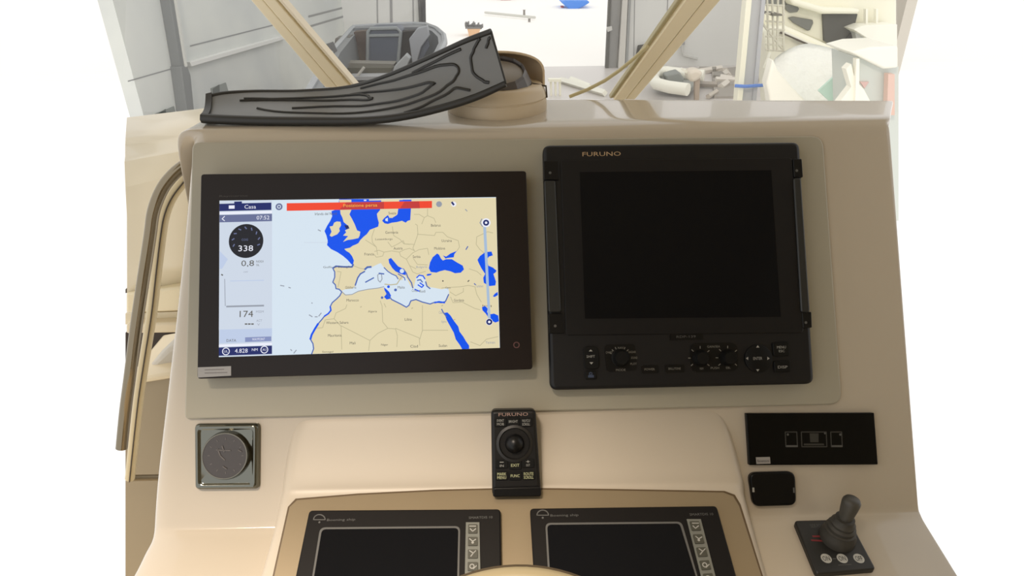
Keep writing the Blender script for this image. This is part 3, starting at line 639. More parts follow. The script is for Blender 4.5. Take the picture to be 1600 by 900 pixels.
B = [[(647, 335), (655, 335), (663, 340), (659, 350)], [(663, 340), (668, 337), (678, 341), (681, 348)], [(668, 326), (668, 337)], [(649, 350), (652, 352), (653, 365), (652, 366), (679, 368), (681, 363), (692, 363), (699, 370), (716, 376), (718, 386), (714, 392)], [(653, 366), (648, 380), (645, 388), (648, 392)], [(630, 376), (632, 381), (648, 382)], [(613, 354), (615, 368), (625, 374), (631, 381), (640, 382)], [(585, 358), (581, 370), (582, 379), (588, 386), (590, 398)], [(571, 375), (582, 382), (588, 386)], [(606, 378), (612, 386), (622, 381), (630, 376)], [(585, 393), (592, 391), (600, 394), (598, 400), (588, 402), (585, 398)], [(600, 394), (612, 392), (624, 394), (632, 390), (640, 388), (648, 392)], [(624, 394), (626, 400), (635, 405), (640, 415), (650, 420)], [(635, 405), (645, 395), (655, 390), (668, 388), (670, 398)], [(646, 404), (652, 413), (668, 414)], [(640, 415), (645, 425), (652, 428), (665, 424)], [(552, 415), (562, 419), (572, 421)], [(527, 424), (533, 425), (530, 440), (528, 449)], [(770, 364), (762, 362), (745, 370), (744, 382), (750, 390), (756, 395)], [(733, 420), (745, 424), (752, 430)], [(690, 450), (720, 448), (732, 446), (742, 448)], [(703, 456), (712, 462), (724, 456), (724, 450)], [(742, 448), (745, 460), (752, 472)], [(704, 464), (708, 473), (722, 472), (742, 482), (750, 484)], [(542, 476), (540, 482), (525, 489), (522, 498)], [(522, 498), (508, 500), (504, 512), (491, 513)], [(522, 498), (533, 510), (534, 546)], [(533, 509), (578, 532), (576, 548)], [(578, 532), (590, 521), (606, 513), (598, 503), (597, 478), (594, 470)], [(606, 513), (618, 514), (621, 525), (620, 542)], [(618, 513), (655, 528), (656, 540)], [(660, 477), (660, 518)], [(660, 516), (700, 516)], [(660, 516), (656, 530)], [(735, 534), (750, 540), (760, 530), (778, 526)], [(603, 480), (600, 474)]]
for p_ in B: ln(p_, 'bord', 3, 1.0)
for s_, x, y, w_ in (('Irlanda del Nord', 509, 334, 34), ('Germania', 612, 363, 20), ('Lussemburgo', 600, 374, 27), ('Austria', 622, 388, 14), ('Francia', 577, 397, 15), ('Belarus', 681, 352, 15), ('Ucraina', 698, 376, 16), ('Moldova', 687, 388, 17), ('Serbia', 651, 401, 12), ('Bulgaria', 659, 417.5, 17), ('Golfo di Biscaglia', 527, 417.5, 44), ('Gibilterra', 548, 449, 17), ('Marocco', 551, 469, 19), ('Algeria', 582, 487, 14), ('Libia', 638, 499, 11), ('Western Sahara', 527, 504, 35), ('Mauritania', 523, 524, 21), ('Mali', 551, 536, 9), ('Niger', 601, 539, 11), ('Ciad', 647, 541, 12), ('Sudan', 692, 540, 13), ('Cairo', 690, 488, 9), ('Egitto', 694, 503, 8), ('Giordania', 717, 469, 16), ('Malta', 627, 449, 11), ('Svezia', 613, 333, 12), ('Cipro', 700, 450, 8), ('Iraq', 761, 478, 14), ('Yemen', 766, 535, 15), ('Creta', 648, 454, 9), ('Rodi', 660, 455, 9), ('Turkmen', 749, 447, 12), ('Senegal', 512, 550, 17)):
    tx(s_, x, y, 4.2 if s_ not in ('Senegal',) else 3.6, 'ink' if s_ not in ('Bulgaria', 'Yemen', 'Turkmen', 'Cairo', 'Egitto') else 'gry', 8, w_)
for a, b_ in (((438, 446), (444, 447)), ((451, 449), (454, 450)), ((487, 473), (488, 474)), ((483, 492), (488, 495)), ((492, 495), (496, 495)), ((498, 494), (502, 489)), ((497, 359), (501, 361)), ((454, 546), (456, 548)), ((459, 552), (463, 547))): ln([a, b_], 'gry', 4, 1.5)
ln([(475, 379), (512, 379)], 'side', 4, 1); ln([(571, 441), (584, 434)], 'coast', 5, 2); ln([(728, 390), (731, 385)], 'coast', 4, 1.6); ln([(727, 327), (730, 330)], 'gry', 4, 1.4); sc.disc(P, 597, 465, 2, L(5), IX['coast']); sc.disc(P, 692, 439, 1.2, L(5), IX['ink'])
ln([(733, 438), (731, 440)], 'ink', 5, 1.6); ln([(741, 443), (743, 445)], 'coast', 5, 1.6)
for x, y in ((709, 500), (563, 480), (690, 478), (643, 482)): ln([(x, y), (x+2, y-1)], 'bord', 5, 1.5)
# overlays
pg([(448, 317.5), (512, 316.5), (675, 314), (675, 325), (448, 329.5)], 'red', 9); pg([(521, 329), (535, 316), (595, 315.3), (640, 314.6), (640, 326), (560, 327.4)], 'dred', 10) if False else None
pg([(530, 328), (541, 316.3), (600, 315.2), (600, 326.3)], 'dred', 10); pg([(625, 325.8), (632, 315), (655, 314.7), (656, 325.5)], 'dred', 10)
tx('Posizione persa', 563, 321.5, 6.2, 'yel', 11, 53)
ln([(569, 313), (572, 313)], 'wht', 9, 2); ln([(577, 312.5), (629, 311.5)], 'land', 9, 2)
sc.disc(P, 436, 323, 5.5, L(9), IX['gbar'], r0=.55); sc.disc(P, 436, 323, 1.8, L(9), IX['gbar'])
sc.disc(P, 686, 319, 4.6, L(9), IX['gry']); sc.disc(P, 709, 319, 4, L(9), IX['wht']); ln([(706, 316), (709, 320)], 'navy', 10, 3)
pg([(755, 354), (759.5, 354), (766.5, 498), (762.5, 498)], 'slid', 9)
for y, x in ((348, 759.5), (503, 764.5)): sc.disc(P, x, y, 7 if y < 400 else 5.5, L(10), IX['wht']); sc.disc(P, x, y, 4.8, L(11), IX['navy']); sc.disc(P, x, y, 2, L(12), IX['wht'])
ln([(753, 342), (750, 348), (754, 354)], 'gry', 9, 1.6)
pg([(343, 314), (425, 313.2), (425, 555), (342, 557.5)], 'side', 9)
pg([(343, 346), (425, 344), (425, 514), (342, 516)], 'side', 9)
pg([(343, 318.5), (424, 316.5), (424, 328), (343, 330)], 'navy', 11); pg([(366, 315), (378, 314.6), (378, 319), (366, 319)], 'navy', 11); pg([(357.5, 321), (366.5, 320.8), (366.5, 326), (357.5, 326.2)], 'wht', 12); tx('Casa', 391, 323, 6, 'wht', 12, 18)
pg([(343, 331.5), (425, 329.5), (425, 333), (343, 335)], 'wht', 10)
pg([(343, 336), (425, 334), (425, 345.5), (343, 347.5)], 'gbar', 11); tx('07:52', 411, 340, 6, 'wht', 12, 20); ln([(351, 338), (347, 342), (351, 345)], 'wht', 12, 1.2)
sc.disc(P, 384.5, 376.5, 27, L(11), IX['dial'], k=40)
for a_ in range(-20, 201, 27):
    r_ = math.radians(a_); ln([(384.5+19*math.cos(r_), 376.5-19*math.sin(r_)), (384.5+22*math.cos(r_+.12), 376.5-22*math.sin(r_+.12))], 'gbar', 12, 1.8)
tx('COG', 382.5, 374.5, 3.4, 'gbar', 12, 10); tx('338', 384, 388, 9, 'wht', 12, 23)
tx('0,8', 387, 412, 10.5, 'ink', 11, 20); tx('NODI', 406, 408.5, 3.4, 'ink', 11, 11); tx('SL', 403, 414, 3, 'ink', 11, 5); tx('OFF', 384, 425, 2.4, 'gry', 11, 7)
pg([(343, 392), (356, 405), (347, 420), (343, 420)], 'pan', 10); ln([(346, 429), (348, 430)], 'ink', 11, 2)
ln([(351, 436), (352, 478)], 'gry', 11, 1); ln([(360, 439), (412, 438)], 'pan', 11, 1.4); ln([(354, 479), (412, 477.5)], 'gry', 11, 2.6)
tx('174', 385, 490.5, 10, 'ink', 11, 21); tx('MSSM', 406, 487, 3.6, 'gry', 11, 12); tx('ACT', 405, 501, 3.4, 'gry', 11, 9); tx('V', 404, 507, 3.4, 'gry', 11, 4)
for x in (384.5, 389.5, 394.5): ln([(x-1.6, 506.3), (x+1.6, 506.3)], 'ink', 11, 2)
pg([(343, 515), (425, 513), (425, 525), (383, 526.5), (383, 535), (343, 536.5)], 'pan', 11); tx('DATA', 361.5, 532, 4.2, 'ink', 12, 15)
pg([(383, 527), (424, 525.5), (424, 533), (383, 534.5)], 'but', 11); tx('WAYPOINT', 404, 530, 3.8, 'wht', 12, 20)
pg([(342, 538.5), (425, 535.5), (425, 539), (342, 542)], 'wht', 11)
pg([(342, 543), (425, 540), (425, 553), (342, 556)], 'navy', 12); tx('4.828', 377, 548, 6.6, 'wht', 13, 20); tx('NM', 398, 546.3, 4, 'wht', 13, 9)
for x, y in ((353, 549), (413, 546.3)): sc.disc(P, x, y, 6, L(13), IX['wht'], r0=.78); tx('UL' if x < 400 else 'AU', x, y, 3.6, 'wht', 13, 6)
sc.build('chart_screen', SM, t)

# ------------------------------------------------------------------ right display
t = thing('radar_display', 'large black switched-off display with knobs and keys along its lower edge', 'display', P.hit(1060, 420))
MB().slab(P, [(848, 226), (1250, 221), (1273, 600), (860, 610)], .006, .031, r=.012).build('housing', bodyk, t, bevel=.006, seg=3)
MB().slab(P, [(876, 250), (1238, 246), (1256, 520), (884, 524)], .0305, .033, r=.006).build('face_frame', mat('rff', (19, 18, 19), .45, spec=.25), t, bevel=.0015)
MB().slab(P, [(906, 269), (1205, 266), (1220, 495), (914, 498)], .0325, .0335).build('screen', glassk, t)
MB().slab(P, [(850, 282), (868, 282), (877, 488), (857, 488)], .029, .036, r=.004).build('side_rail', mat('srl', (28, 30, 30), .4), t, bevel=.002)
MB().slab(P, [(1240, 278), (1252, 278), (1266, 488), (1252, 488)], .029, .036, r=.004).build('side_rail', MATS['srl'], t, bevel=.002)
for pts in ([(849, 251), (873, 251), (874, 281), (850, 281)], [(857, 490), (881, 489), (882, 521), (858, 521)], [(1239, 248), (1253, 248), (1255, 277), (1241, 277)], [(1253, 488), (1268, 487), (1269, 512), (1255, 513)]):
    o = MB().slab(P, pts, .029, .034, r=.002).build('corner_clip', bodyd, t, bevel=.001)
    cx0 = sum(p[0] for p in pts)/4; cy0 = sum(p[1] for p in pts)/4+4
    MB().disc(P, cx0-2, cy0, 2.2, .0342, k=10).build('clip_screw', prtd, o)
f = MB(); f.text(P, 'FURUNO', 940, 240.5, 6.6, .0316, wpx=60); f.build('brand_print', mat('gold_print', (176, 150, 116), .5), t)
rp = MB(); z_ = .0332
MB().slab(P, [(1046, 520), (1098, 519), (1099, 531), (1047, 532)], .031, .0322, r=.002).build('badge', bodyd, t); rp.text(P, 'RDP-139', 1072, 526, 3.6, .0324, wpx=30); rp.build('badge_print', prtd, t)
def key(pts, r_=.004, h=.0345, nm='key', par=None): return MB().slab(P, pts, .030, h, r=r_).build(nm, keyk, par or t, bevel=.001)
kb = key([(911, 541), (935, 541), (937, 577), (913, 577)], .008); q = MB()
q.add([P.hit(920, 549, .0347), P.hit(926, 549, .0347), P.hit(923, 546, .0347)], [(0, 1, 2)]); q.add([P.hit(921, 566, .0347), P.hit(927, 566, .0347), P.hit(924, 569.5, .0347)], [(0, 1, 2)]); q.text(P, 'SHIFT', 923, 557, 4, .0347, wpx=13); q.build('key_print', prt, kb)
o = key([(914, 580), (932, 579), (933, 592), (915, 593)], .003); q = MB(); q.disc(P, 923, 584, 2.6, .0347, r0=.5); q.slab(P, [(919, 586), (928, 586), (928, 590), (919, 590)], .0345, .0348); q.build('key_print', blued, o)
def knob(x, y, rp_, nm):
    c = P.hit(x, y, .03); R_ = (P.hit(x+rp_, y, .03)-c).length
    return MB().lathe(c, N, [(R_, 0), (R_, .004), (R_*.82, .006), (R_*.78, .014), (R_*.7, .0155), (.0001, .0155)], k=32).build(nm, keyk, t, smooth=True)
MB().slab(P, [(944, 539), (992, 537), (996, 579), (948, 581)], .030, .0322, r=.006).build('dial_plate', bodyd, t)
knob(969, 559, 14, 'rotary_knob'); knob(1094, 559.5, 13, 'rotary_knob'); knob(1137, 559, 13, 'rotary_knob')
MB().slab(P, [(1078, 536), (1152, 535), (1154, 580), (1080, 582)], .030, .0322, r=.012).build('knob_plate', bodyd, t)
o = MB().lathe(P.hit(1184, 560, .03), N, [(.0215, 0), (.0215, .004), (.02, .0052), (.0001, .0052)], k=32).build('cursor_pad', keyk, t, smooth=True)
q = MB(); zc = .0356
for dx, dy in ((0, -18), (0, 18), (-16, 0), (16, 0)):
    cx0, cy0 = 1184+dx, 560+dy; s_ = 2.6; sx = (dx > 0)-(dx < 0); sy = (dy > 0)-(dy < 0)
    q.add([P.hit(cx0+sx*s_, cy0+sy*s_, zc), P.hit(cx0-sx*s_*.4+sy*s_, cy0-sy*s_*.4+sx*s_, zc), P.hit(cx0-sx*s_*.4-sy*s_, cy0-sy*s_*.4-sx*s_, zc)], [(0, 1, 2)])
q.text(P, 'ENTER', 1184, 560, 4.4, zc, wpx=14); q.build('pad_print', prt, o)
o = key([(1207, 535), (1233, 534), (1234, 556), (1209, 557)], .003); q = MB(); q.text(P, 'MENU', 1221, 542.5, 4, .0347, wpx=14); q.text(P, 'ESC', 1221.5, 548.5, 3.6, .0347, wpx=9); q.build('key_print', prt, o)
o = key([(1209, 564), (1235, 563), (1236, 581), (1211, 582)], .003); q = MB(); q.text(P, 'DISP', 1223, 573.5, 4.2, .0347, wpx=15); q.build('key_print', prt, o)
q = MB()
for s_, x, y, w_ in (('CHART', 952, 550.5, 11), ('RADAR', 988, 550, 11), ('SOUND', 991, 559, 10), ('PLOT', 990, 568.5, 10), ('NAV', 970, 543.5, 9), ('MODE', 970, 578, 15), ('POWER', 1015, 577, 16), ('BRILL/TONE', 1054, 576, 19), ('GAIN/SEA', 1115, 541.5, 20), ('PUSH', 1117, 575, 13), ('EBL', 1138, 574.5, 7), ('VRM', 1096, 576, 6)): q.text(P, s_, x, y, 3.4, .0325, wpx=w_)
for c_ in ((1094, 559.5), (1137, 559)):
    for a_ in (40, 90, 135, 180, 220, 320): r_ = math.radians(a_); q.line(P, [(c_[0]+15*math.cos(r_), c_[1]-15*math.sin(r_)), (c_[0]+18.5*math.cos(r_), c_[1]-18.5*math.sin(r_))], .0325, 1.3)
for a_ in (45, 65, 115, 135, 155): r_ = math.radians(a_); q.line(P, [(969+15*math.cos(r_), 559-15*math.sin(r_)), (969+18*math.cos(r_), 559-18*math.sin(r_))], .0325, 1.2)
q.build('control_print', mat('cprt', (120, 118, 110), .6), t)
for pts in ([(1002, 571), (1029, 570), (1030, 583), (1003, 584)], [(1039, 570), (1069, 569), (1070, 582), (1040, 583)]): MB().slab(P, pts, .030, .0318, r=.003).build('key', bodyd, t)

# ------------------------------------------------------------------ remote controller
t = thing('remote_keypad', 'black keypad with round trackball standing between plate and inset panel', 'keypad', P.hit(805, 700, .03))
MB().slab(P, [(767, 641), (837, 640), (846, 774), (769, 776)], .008, .046, r=.007).build('housing', mat('rmk', (17, 16, 16), .42, spec=.3), t, bevel=.005, seg=3)
RO = .0462
MB().slab(P, [(770, 762), (845, 760), (846, 776), (770, 777)], .01, .05, r=.004).build('lower_lip', bodyd, t, bevel=.002)
q = MB(); q.text(P, 'FURUNO', 802, 647.5, 5, RO+.0003, wpx=46); q.build('brand_print', prtr, t)
c = P.hit(804, 693, RO)
MB().lathe(c, N, [(.0275, -.004), (.0275, .0015), (.0235, .0025), (.0215, -.001), (.019, -.001), (.019, -.003), (.001, -.003)], k=36).build('ball_ring', mat('rr', (24, 23, 22), .4), t, smooth=True)
MB().lathe(c, N, [(.0001, -.013)]+[(.0145*math.sin(a_*math.pi/12), -.0*1-.0145*math.cos(a_*math.pi/12)) for a_ in range(3, 12)]+[(.0001, .0145)], k=24).build('trackball', mat('tbk', (12, 12, 13), .35, spec=.3), t, smooth=True)
for s_, x, y, w_, m_, h_ in ((('EVENT', 'MOB'), 782, 660, 11, prt, 4), (('BRIGHT',), 802, 658.5, 14, prt, 4), (('NU/CU', 'SCROLL'), 822, 660, 12, prt, 4), (('-', 'IN'), 784, 725, 6, prt, 3.6), (('EXIT',), 805, 727, 13, prty, 4.4), (('+', 'OUT'), 825, 724, 6, prt, 3.6), (('MARK', 'MENU'), 784, 743.5, 14, prty, 4.6), (('FUNC',), 805, 743.5, 14, prty, 4.4), (('ROUTE', 'SCROLL'), 826, 743, 15, prty, 4.6)):
    o = MB().slab(P, [(x-10, y-7), (x+10, y-7.3), (x+10.3, y+7), (x-9.7, y+7.3)], .044, .0474, r=.003).build('key', keyk, t, bevel=.0008)
    q = MB()
    if len(s_) == 2: q.text(P, s_[0], x, y-2.8, h_ if s_[0] != '-' else 1, .0477, wpx=w_); q.text(P, s_[1], x, y+2.8, h_, .0477, wpx=w_)
    else: q.text(P, s_[0], x, y, h_, .0477, wpx=w_)
    q.build('key_print', m_, o)

# ------------------------------------------------------------------ chrome gauge
t = thing('chrome_gauge', 'square chrome framed round gauge low on the left of the dash', 'gauge', P.hit(355, 713))
outer = [(304, 662), (405, 661), (404, 764), (305, 765)]
ow = roundpoly([P.ab(P.hit(x, y, .006)) for x, y in outer], .007, 6); gx = sum(p[0] for p in ow)/len(ow); gy = sum(p[1] for p in ow)/len(ow); hw = max(abs(p[0]-gx) for p in ow)
def gring(inset, n_): k_ = 1-inset/hw; return [P.w(gx+(a-gx)*k_, gy+(b-gy)*k_, n_) for a, b in ow]
gr_ = [gring(0, -.002), gring(0, .004), gring(.0015, .008), gring(.004, .0105), gring(.007, .0105), gring(.009, .0085), gring(.0105, .0078)]
m_ = MB(); k_ = len(ow); m_.add(sum(gr_, []), [(r_*k_+i, r_*k_+(i+1) % k_, (r_+1)*k_+(i+1) % k_, (r_+1)*k_+i) for r_ in range(len(gr_)-1) for i in range(k_)]+[tuple((len(gr_)-1)*k_+i for i in range(k_))])
m_.build('chrome_frame', chrome, t, smooth=True)
c = P.hit(352.5, 712, .010)
MB().lathe(c, N, [(.0365, -.005), (.0365, .001), (.035, .0045), (.0335, .0045), (.033, .002), (.001, .002)], k=48).build('bezel_ring', mat('brg', (120, 116, 106), .15, metal=.9), t, smooth=True)
dl = MB().lathe(c, N, [(.0333, .0015), (.0333, .0040), (.001, .0050)], k=48).build('dial', mat('gdial', (52, 45, 42), .3, coat=.5), t, smooth=True)
q = MB(); zg = .0158
for a_ in range(0, 360, 30): r_ = math.radians(a_); q.line(P, [(352.5+25*math.cos(r_), 712-25*math.sin(r_)), (352.5+28*math.cos(r_), 712-28*math.sin(r_))], zg-.0012, 1.2)
q.line(P, [(340, 702), (344, 712), (351, 719)], zg, 2); q.line(P, [(338, 703), (352, 704), (360, 704)], zg, 1.8); q.line(P, [(347, 697), (350, 706)], zg, 1.8); q.line(P, [(372, 703), (377, 706)], zg, 1.6); q.line(P, [(348, 729), (354, 733)], zg, 1.6)
q.build('dial_marks', mat('gmk', (92, 88, 86), .5), t)

# ------------------------------------------------------------------ black flat panel and small cover on the right
t = thing('switch_panel', 'flat black glass panel with three faint icons on the right of the dash', 'panel', P.hit(1268, 686))
MB().slab(P, [(1166, 646), (1366, 645), (1372, 726), (1171, 727)], -.002, .008, r=.0015).build('panel_body', mat('gk', (5, 5, 5), .3, spec=.15), t, bevel=.001)
q = MB()
def outl(m__, a, b_, c_, d_, w_=1.6, off=.0083): m__.line(P, [(a, b_), (c_, b_), (c_+1, d_), (a+1, d_), (a, b_)], off, w_)
outl(q, 1227, 675, 1245, 698); outl(q, 1252, 675, 1291, 698); outl(q, 1298, 675, 1315, 698); q.build('icon_frames', mat('icf', (52, 52, 49), .5), t)
q = MB(); q.line(P, [(1229, 697), (1246, 697)], .0085, 2.6); q.line(P, [(1300, 697), (1316, 697)], .0085, 2.6); q.disc(P, 1231, 679, 1.8, .0085, k=10); q.disc(P, 1313, 679, 1.9, .0085, k=10); q.disc(P, 1289, 677, 1.6, .0085, k=10); q.build('icon_marks', prtd, t)
q = MB(); q.flat(P, [(1265, 677), (1279, 677), (1279, 691), (1266, 691)], .0084); q.flat(P, [(1256, 693), (1287, 693), (1288, 696), (1256, 696)], .0084); q.build('icon_fill', mat('icfl', (46, 46, 42), .5), t)
o = MB().slab(P, [(1181, 714.5), (1203, 714), (1204, 724.5), (1182, 725)], .008, .0084).build('label_plate', silver, t)
q = MB(); q.text(P, 'Besenzoni', 1192.5, 720, 4, .0087, wpx=18); q.build('label_print', mat('lbp', (60, 56, 54), .6), o)
t = thing('black_cover', 'small rounded black cover under the flat black panel', 'cover', P.hit(1207, 765))
MB().slab(P, [(1170, 739), (1243, 737), (1245, 790), (1178, 792)], -.002, .010, r=.012).build('lid', mat('cvk', (5, 5, 6), .35, spec=.2), t, bevel=.003, seg=3)
MB().slab(P, [(1175.5, 762), (1178.5, 762), (1179, 769), (1176, 769)], .009, .0108).build('latch', prt, t)
MB().slab(P, [(1239, 762), (1241.5, 762), (1242, 770), (1239.5, 770)], .009, .0108).build('latch', prtd, t)

# ------------------------------------------------------------------ joystick
t = thing('thruster_joystick', 'grey joystick with ribbed boot on a black plate at the lower right', 'joystick', SH.hit(1305, 850))
pp = [(1241, 813), (1327, 811), (1369, 889), (1276, 897)]
MB().slab(SH, pp, -.003, .009, r=.006).build('base_plate', mat('jbp', (28, 28, 27), .45), t, bevel=.002)
q = MB()
for x in (1291, 1316, 1342): q.disc(SH, x, 872.5, 8.2, .0093, k=24)
q.build('button_disc', mat('jw', (176, 176, 170), .5), t)
q = MB()
q.text(SH, 'ON', 1291, 872.5, 7, .0096, wpx=11); q.text(SH, 'ON', 1316, 872.5, 7, .0096, wpx=11); q.text(SH, 'OFF', 1342, 872.5, 7, .0096, wpx=11); q.build('button_print', mat('jbk', (40, 40, 40), .5), t)
q = MB(); q.text(SH, 'SIDE-POWER', 1279, 821.5, 5, .0093, wpx=26); q.line(SH, [(1301, 873), (1306, 873)], .0093, 1.6); q.line(SH, [(1310, 883), (1330, 882)], .0093, 1); q.build('plate_print', prtd, t)
q = MB(); q.line(SH, [(1270, 838), (1281, 838)], .0093, 3); q.line(SH, [(1268, 844), (1284, 845)], .0093, 3); q.build('red_mark', mat('jr', (120, 38, 44), .5), t)
jb = SH.hit(1308, 840, .009); JS = .74
ax = (Yp(jb.y).hit(1333, 790) - jb); ax = (ax.normalized()+Vector((0, .10, 0))).normalized()
axb = (ax+SH.n*1.1).normalized()
Lb = .052
MB().lathe(jb, axb, [(a_*JS, b_*JS) for a_, b_ in ((.034, -.006), (.0345, .004), (.0335, .012), (.0300, .020), (.0300, .024), (.0262, .026), (.0270, .033), (.0225, .037), (.0235, .043), (.0190, .048), (.0185, .056), (.001, .058))], k=32).build('rubber_boot', boot, t, smooth=True)
j2 = jb+axb*.050*JS
MB().lathe(j2, ax, [(a_*JS*1.08, b_*JS*.95) for a_, b_ in ((.012, 0), (.0125, .010), (.0148, .028), (.0162, .044), (.0158, .050), (.013, .0555), (.007, .0575), (.0005, .058))], k=28).build('stick_knob', mat('stk', (64, 62, 57), .5), t, smooth=True)

# ------------------------------------------------------------------ steering wheel (only the top of its rim shows)
wc = CAM + (CX*((806-800)/F) + CY*((450-1186)/F) - CZ)*.60
wn = (CAM-wc).normalized(); wn = (wn+Vector((0, -.1, .35))).normalized()
wr = .165
c3 = wc; axu = U; axv = wn.cross(U).normalized()
if axv.z < 0: axv = -axv
# shift so that the rim's top passes the photographed spot
Wp = Pl(c3, U, axv)
tp = Wp.hit(806, 904.5); c3 = tp-axv*wr
t = thing('steering_wheel', 'beige leather steering wheel of which only the top of the rim shows', 'steering wheel', c3)
ring = [c3+U*wr*math.cos(a_)+axv*wr*math.sin(a_) for a_ in [2*math.pi*k_/96 for k_ in range(96)]]
MB().tube(ring, .0125, k=14, closed=True).build('rim', wheelm, t, smooth=True)
ring2 = [c3+(U*math.cos(a_)+axv*math.sin(a_))*(wr+.0105)-Wp.n*-.003 for a_ in [2*math.pi*k_/96 for k_ in range(96)]]
MB().tube(ring2, .0032, k=6, closed=True).build('rim_seam', mat('wseam', (66, 54, 34), .5), t, smooth=True)
hubc = c3-Wp.n*.03
for a_ in (-90, 30, 150):
    r_ = math.radians(a_); MB().tube([hubc, hubc+(U*math.cos(r_)+axv*math.sin(r_))*wr*.6, c3+(U*math.cos(r_)+axv*math.sin(r_))*(wr-.008)], .007, k=8).build('spoke', steel, t)
MB().lathe(hubc, Wp.n, [(.001, -.16), (.03, -.16), (.03, -.01), (.035, 0), (.03, .012), (.001, .014)], k=24).build('hub', bodyk, t, smooth=True)

# ------------------------------------------------------------------ sun shade / ribbed cover lying on the brow
zt = zb+.006
t = thing('ribbed_shade', 'curved grey plastic shade with black rim and flowing ribs lying on the brow', 'shade', gr(500, 180, zb))
near = [(316, 184, 1.125), (350, 186, 1.12), (420, 188, 1.115), (490, 188.5, 1.11), (560, 188, 1.105), (620, 183, 1.10), (680, 171, 1.095), (740, 153, 1.09), (790, 131, 1.085)]
far_ = [(324, 152, 1.20), (352, 146.5, 1.215), (400, 144, 1.24), (470, 143.5, 1.25), (545, 137, 1.24), (610, 117, 1.19), (680, 86, 1.15), (728, 64, 1.12), (767, 49, 1.10)]
def smooth_tab(tab, t_):
    n_ = len(tab)-1; f_ = t_*n_; i = min(int(f_), n_-1); u_ = f_-i
    p0 = tab[max(i-1, 0)]; p1 = tab[i]; p2 = tab[i+1]; p3 = tab[min(i+2, n_)]
    return [0.5*((2*p1[k_])+(-p0[k_]+p2[k_])*u_+(2*p0[k_]-5*p1[k_]+4*p2[k_]-p3[k_])*u_*u_+(-p0[k_]+3*p1[k_]-3*p2[k_]+p3[k_])*u_**3) for k_ in range(3)]
def sheet(t_, s_, lift=0.0):
    a = smooth_tab(near, t_); b_ = smooth_tab(far_, t_)
    A_ = at(a[0], a[1], a[2]); B_ = at(b_[0], b_[1], b_[2]); A_.z = max(A_.z, zb+.010)
    p = A_.lerp(B_, s_); nrm = U.cross(B_-A_).normalized()
    bow = .012*math.sin(math.pi*s_)
    return p + nrm*(lift-bow*.6)
NT, NS = 64, 14
def strip(s0, s1, l0, l1, mname, m_, nm, t0=0, t1=1):
    mb = MB(); top_ = []
    g_ = [[sheet(t0+(t1-t0)*i/NT, s0+(s1-s0)*j/NS, l1) for j in range(NS+1)] for i in range(NT+1)]
    h_ = [[sheet(t0+(t1-t0)*i/NT, s0+(s1-s0)*j/NS, l0) for j in range(NS+1)] for i in range(NT+1)]
    k_ = NS+1; vs = sum(g_, [])+sum(h_, []); o_ = (NT+1)*k_; fs = []
    for i in range(NT):
        for j in range(NS):
            fs.append((i*k_+j, (i+1)*k_+j, (i+1)*k_+j+1, i*k_+j+1)); fs.append((o_+i*k_+j, o_+i*k_+j+1, o_+(i+1)*k_+j+1, o_+(i+1)*k_+j))
        fs.append((i*k_, o_+i*k_, o_+(i+1)*k_, (i+1)*k_)); fs.append((i*k_+NS, (i+1)*k_+NS, o_+(i+1)*k_+NS, o_+i*k_+NS))
    for j in range(NS): fs.append((j, j+1, o_+j+1, o_+j)); fs.append((NT*k_+j, o_+NT*k_+j, o_+NT*k_+j+1, NT*k_+j+1))
    return mb.add(vs, fs).build(nm, m_, t, smooth=True)
strip(0.02, .98, -.004, .002, '', rub, 'sheet', .02, 1)
def edge(path, r_, nm, m_, k_=8): return MB().tube(path, r_, k=k_).build(nm, m_, t, smooth=True)
rr_ = lambda i: .0085-.003*(i/60)
edge([sheet(i/60, 0.0, -.001) for i in range(61)], [rr_(i) for i in range(61)], 'near_rim', rubd)
edge([sheet(i/60, 1.0, .0) for i in range(61)], [.0045]*61, 'far_rim', rubd)
edge([sheet(1.0, j/20, 0) for j in range(21)], .0022, 'tip_rim', rubd)
strip(-.04, 1.02, -.009, .006, '', rubd, 'end_block', -.012, .05)
def uv_of(px, py):
    best = None
    for i in range(0, 61):
        for j in range(0, 21):
            p = sheet(i/60, j/20); q_ = p-CAM; z__ = -q_.dot(CZ); x = 800+F*q_.dot(CX)/z__; y = 450-F*q_.dot(CY)/z__
            d_ = (x-px)**2+(y-py)**2
            if best is None or d_ < best[0]: best = (d_, i/60, j/20)
    return best[1:]
ribs = [[(380, 157), (440, 156), (520, 153), (566, 150), (578, 154), (584, 155), (572, 158), (520, 159), (440, 160), (375, 158)],
        [(550, 148), (600, 144), (640, 138), (668, 131), (678, 130), (676, 135), (660, 146), (630, 157), (590, 165), (540, 169), (460, 171)],
        [(560, 140), (610, 128), (650, 116), (690, 103), (706, 101), (719, 106), (717, 116), (705, 130), (680, 148), (640, 165), (600, 174), (540, 180), (460, 178), (400, 172)],
        [(748, 62), (742, 74), (736, 88), (736, 104), (742, 116), (752, 126), (762, 131)],
        [(766, 58), (762, 66), (760, 76)],
        [(630, 178), (660, 168), (690, 152), (712, 139), (722, 138), (732, 143)],
        [(640, 116), (690, 92), (720, 76)]]
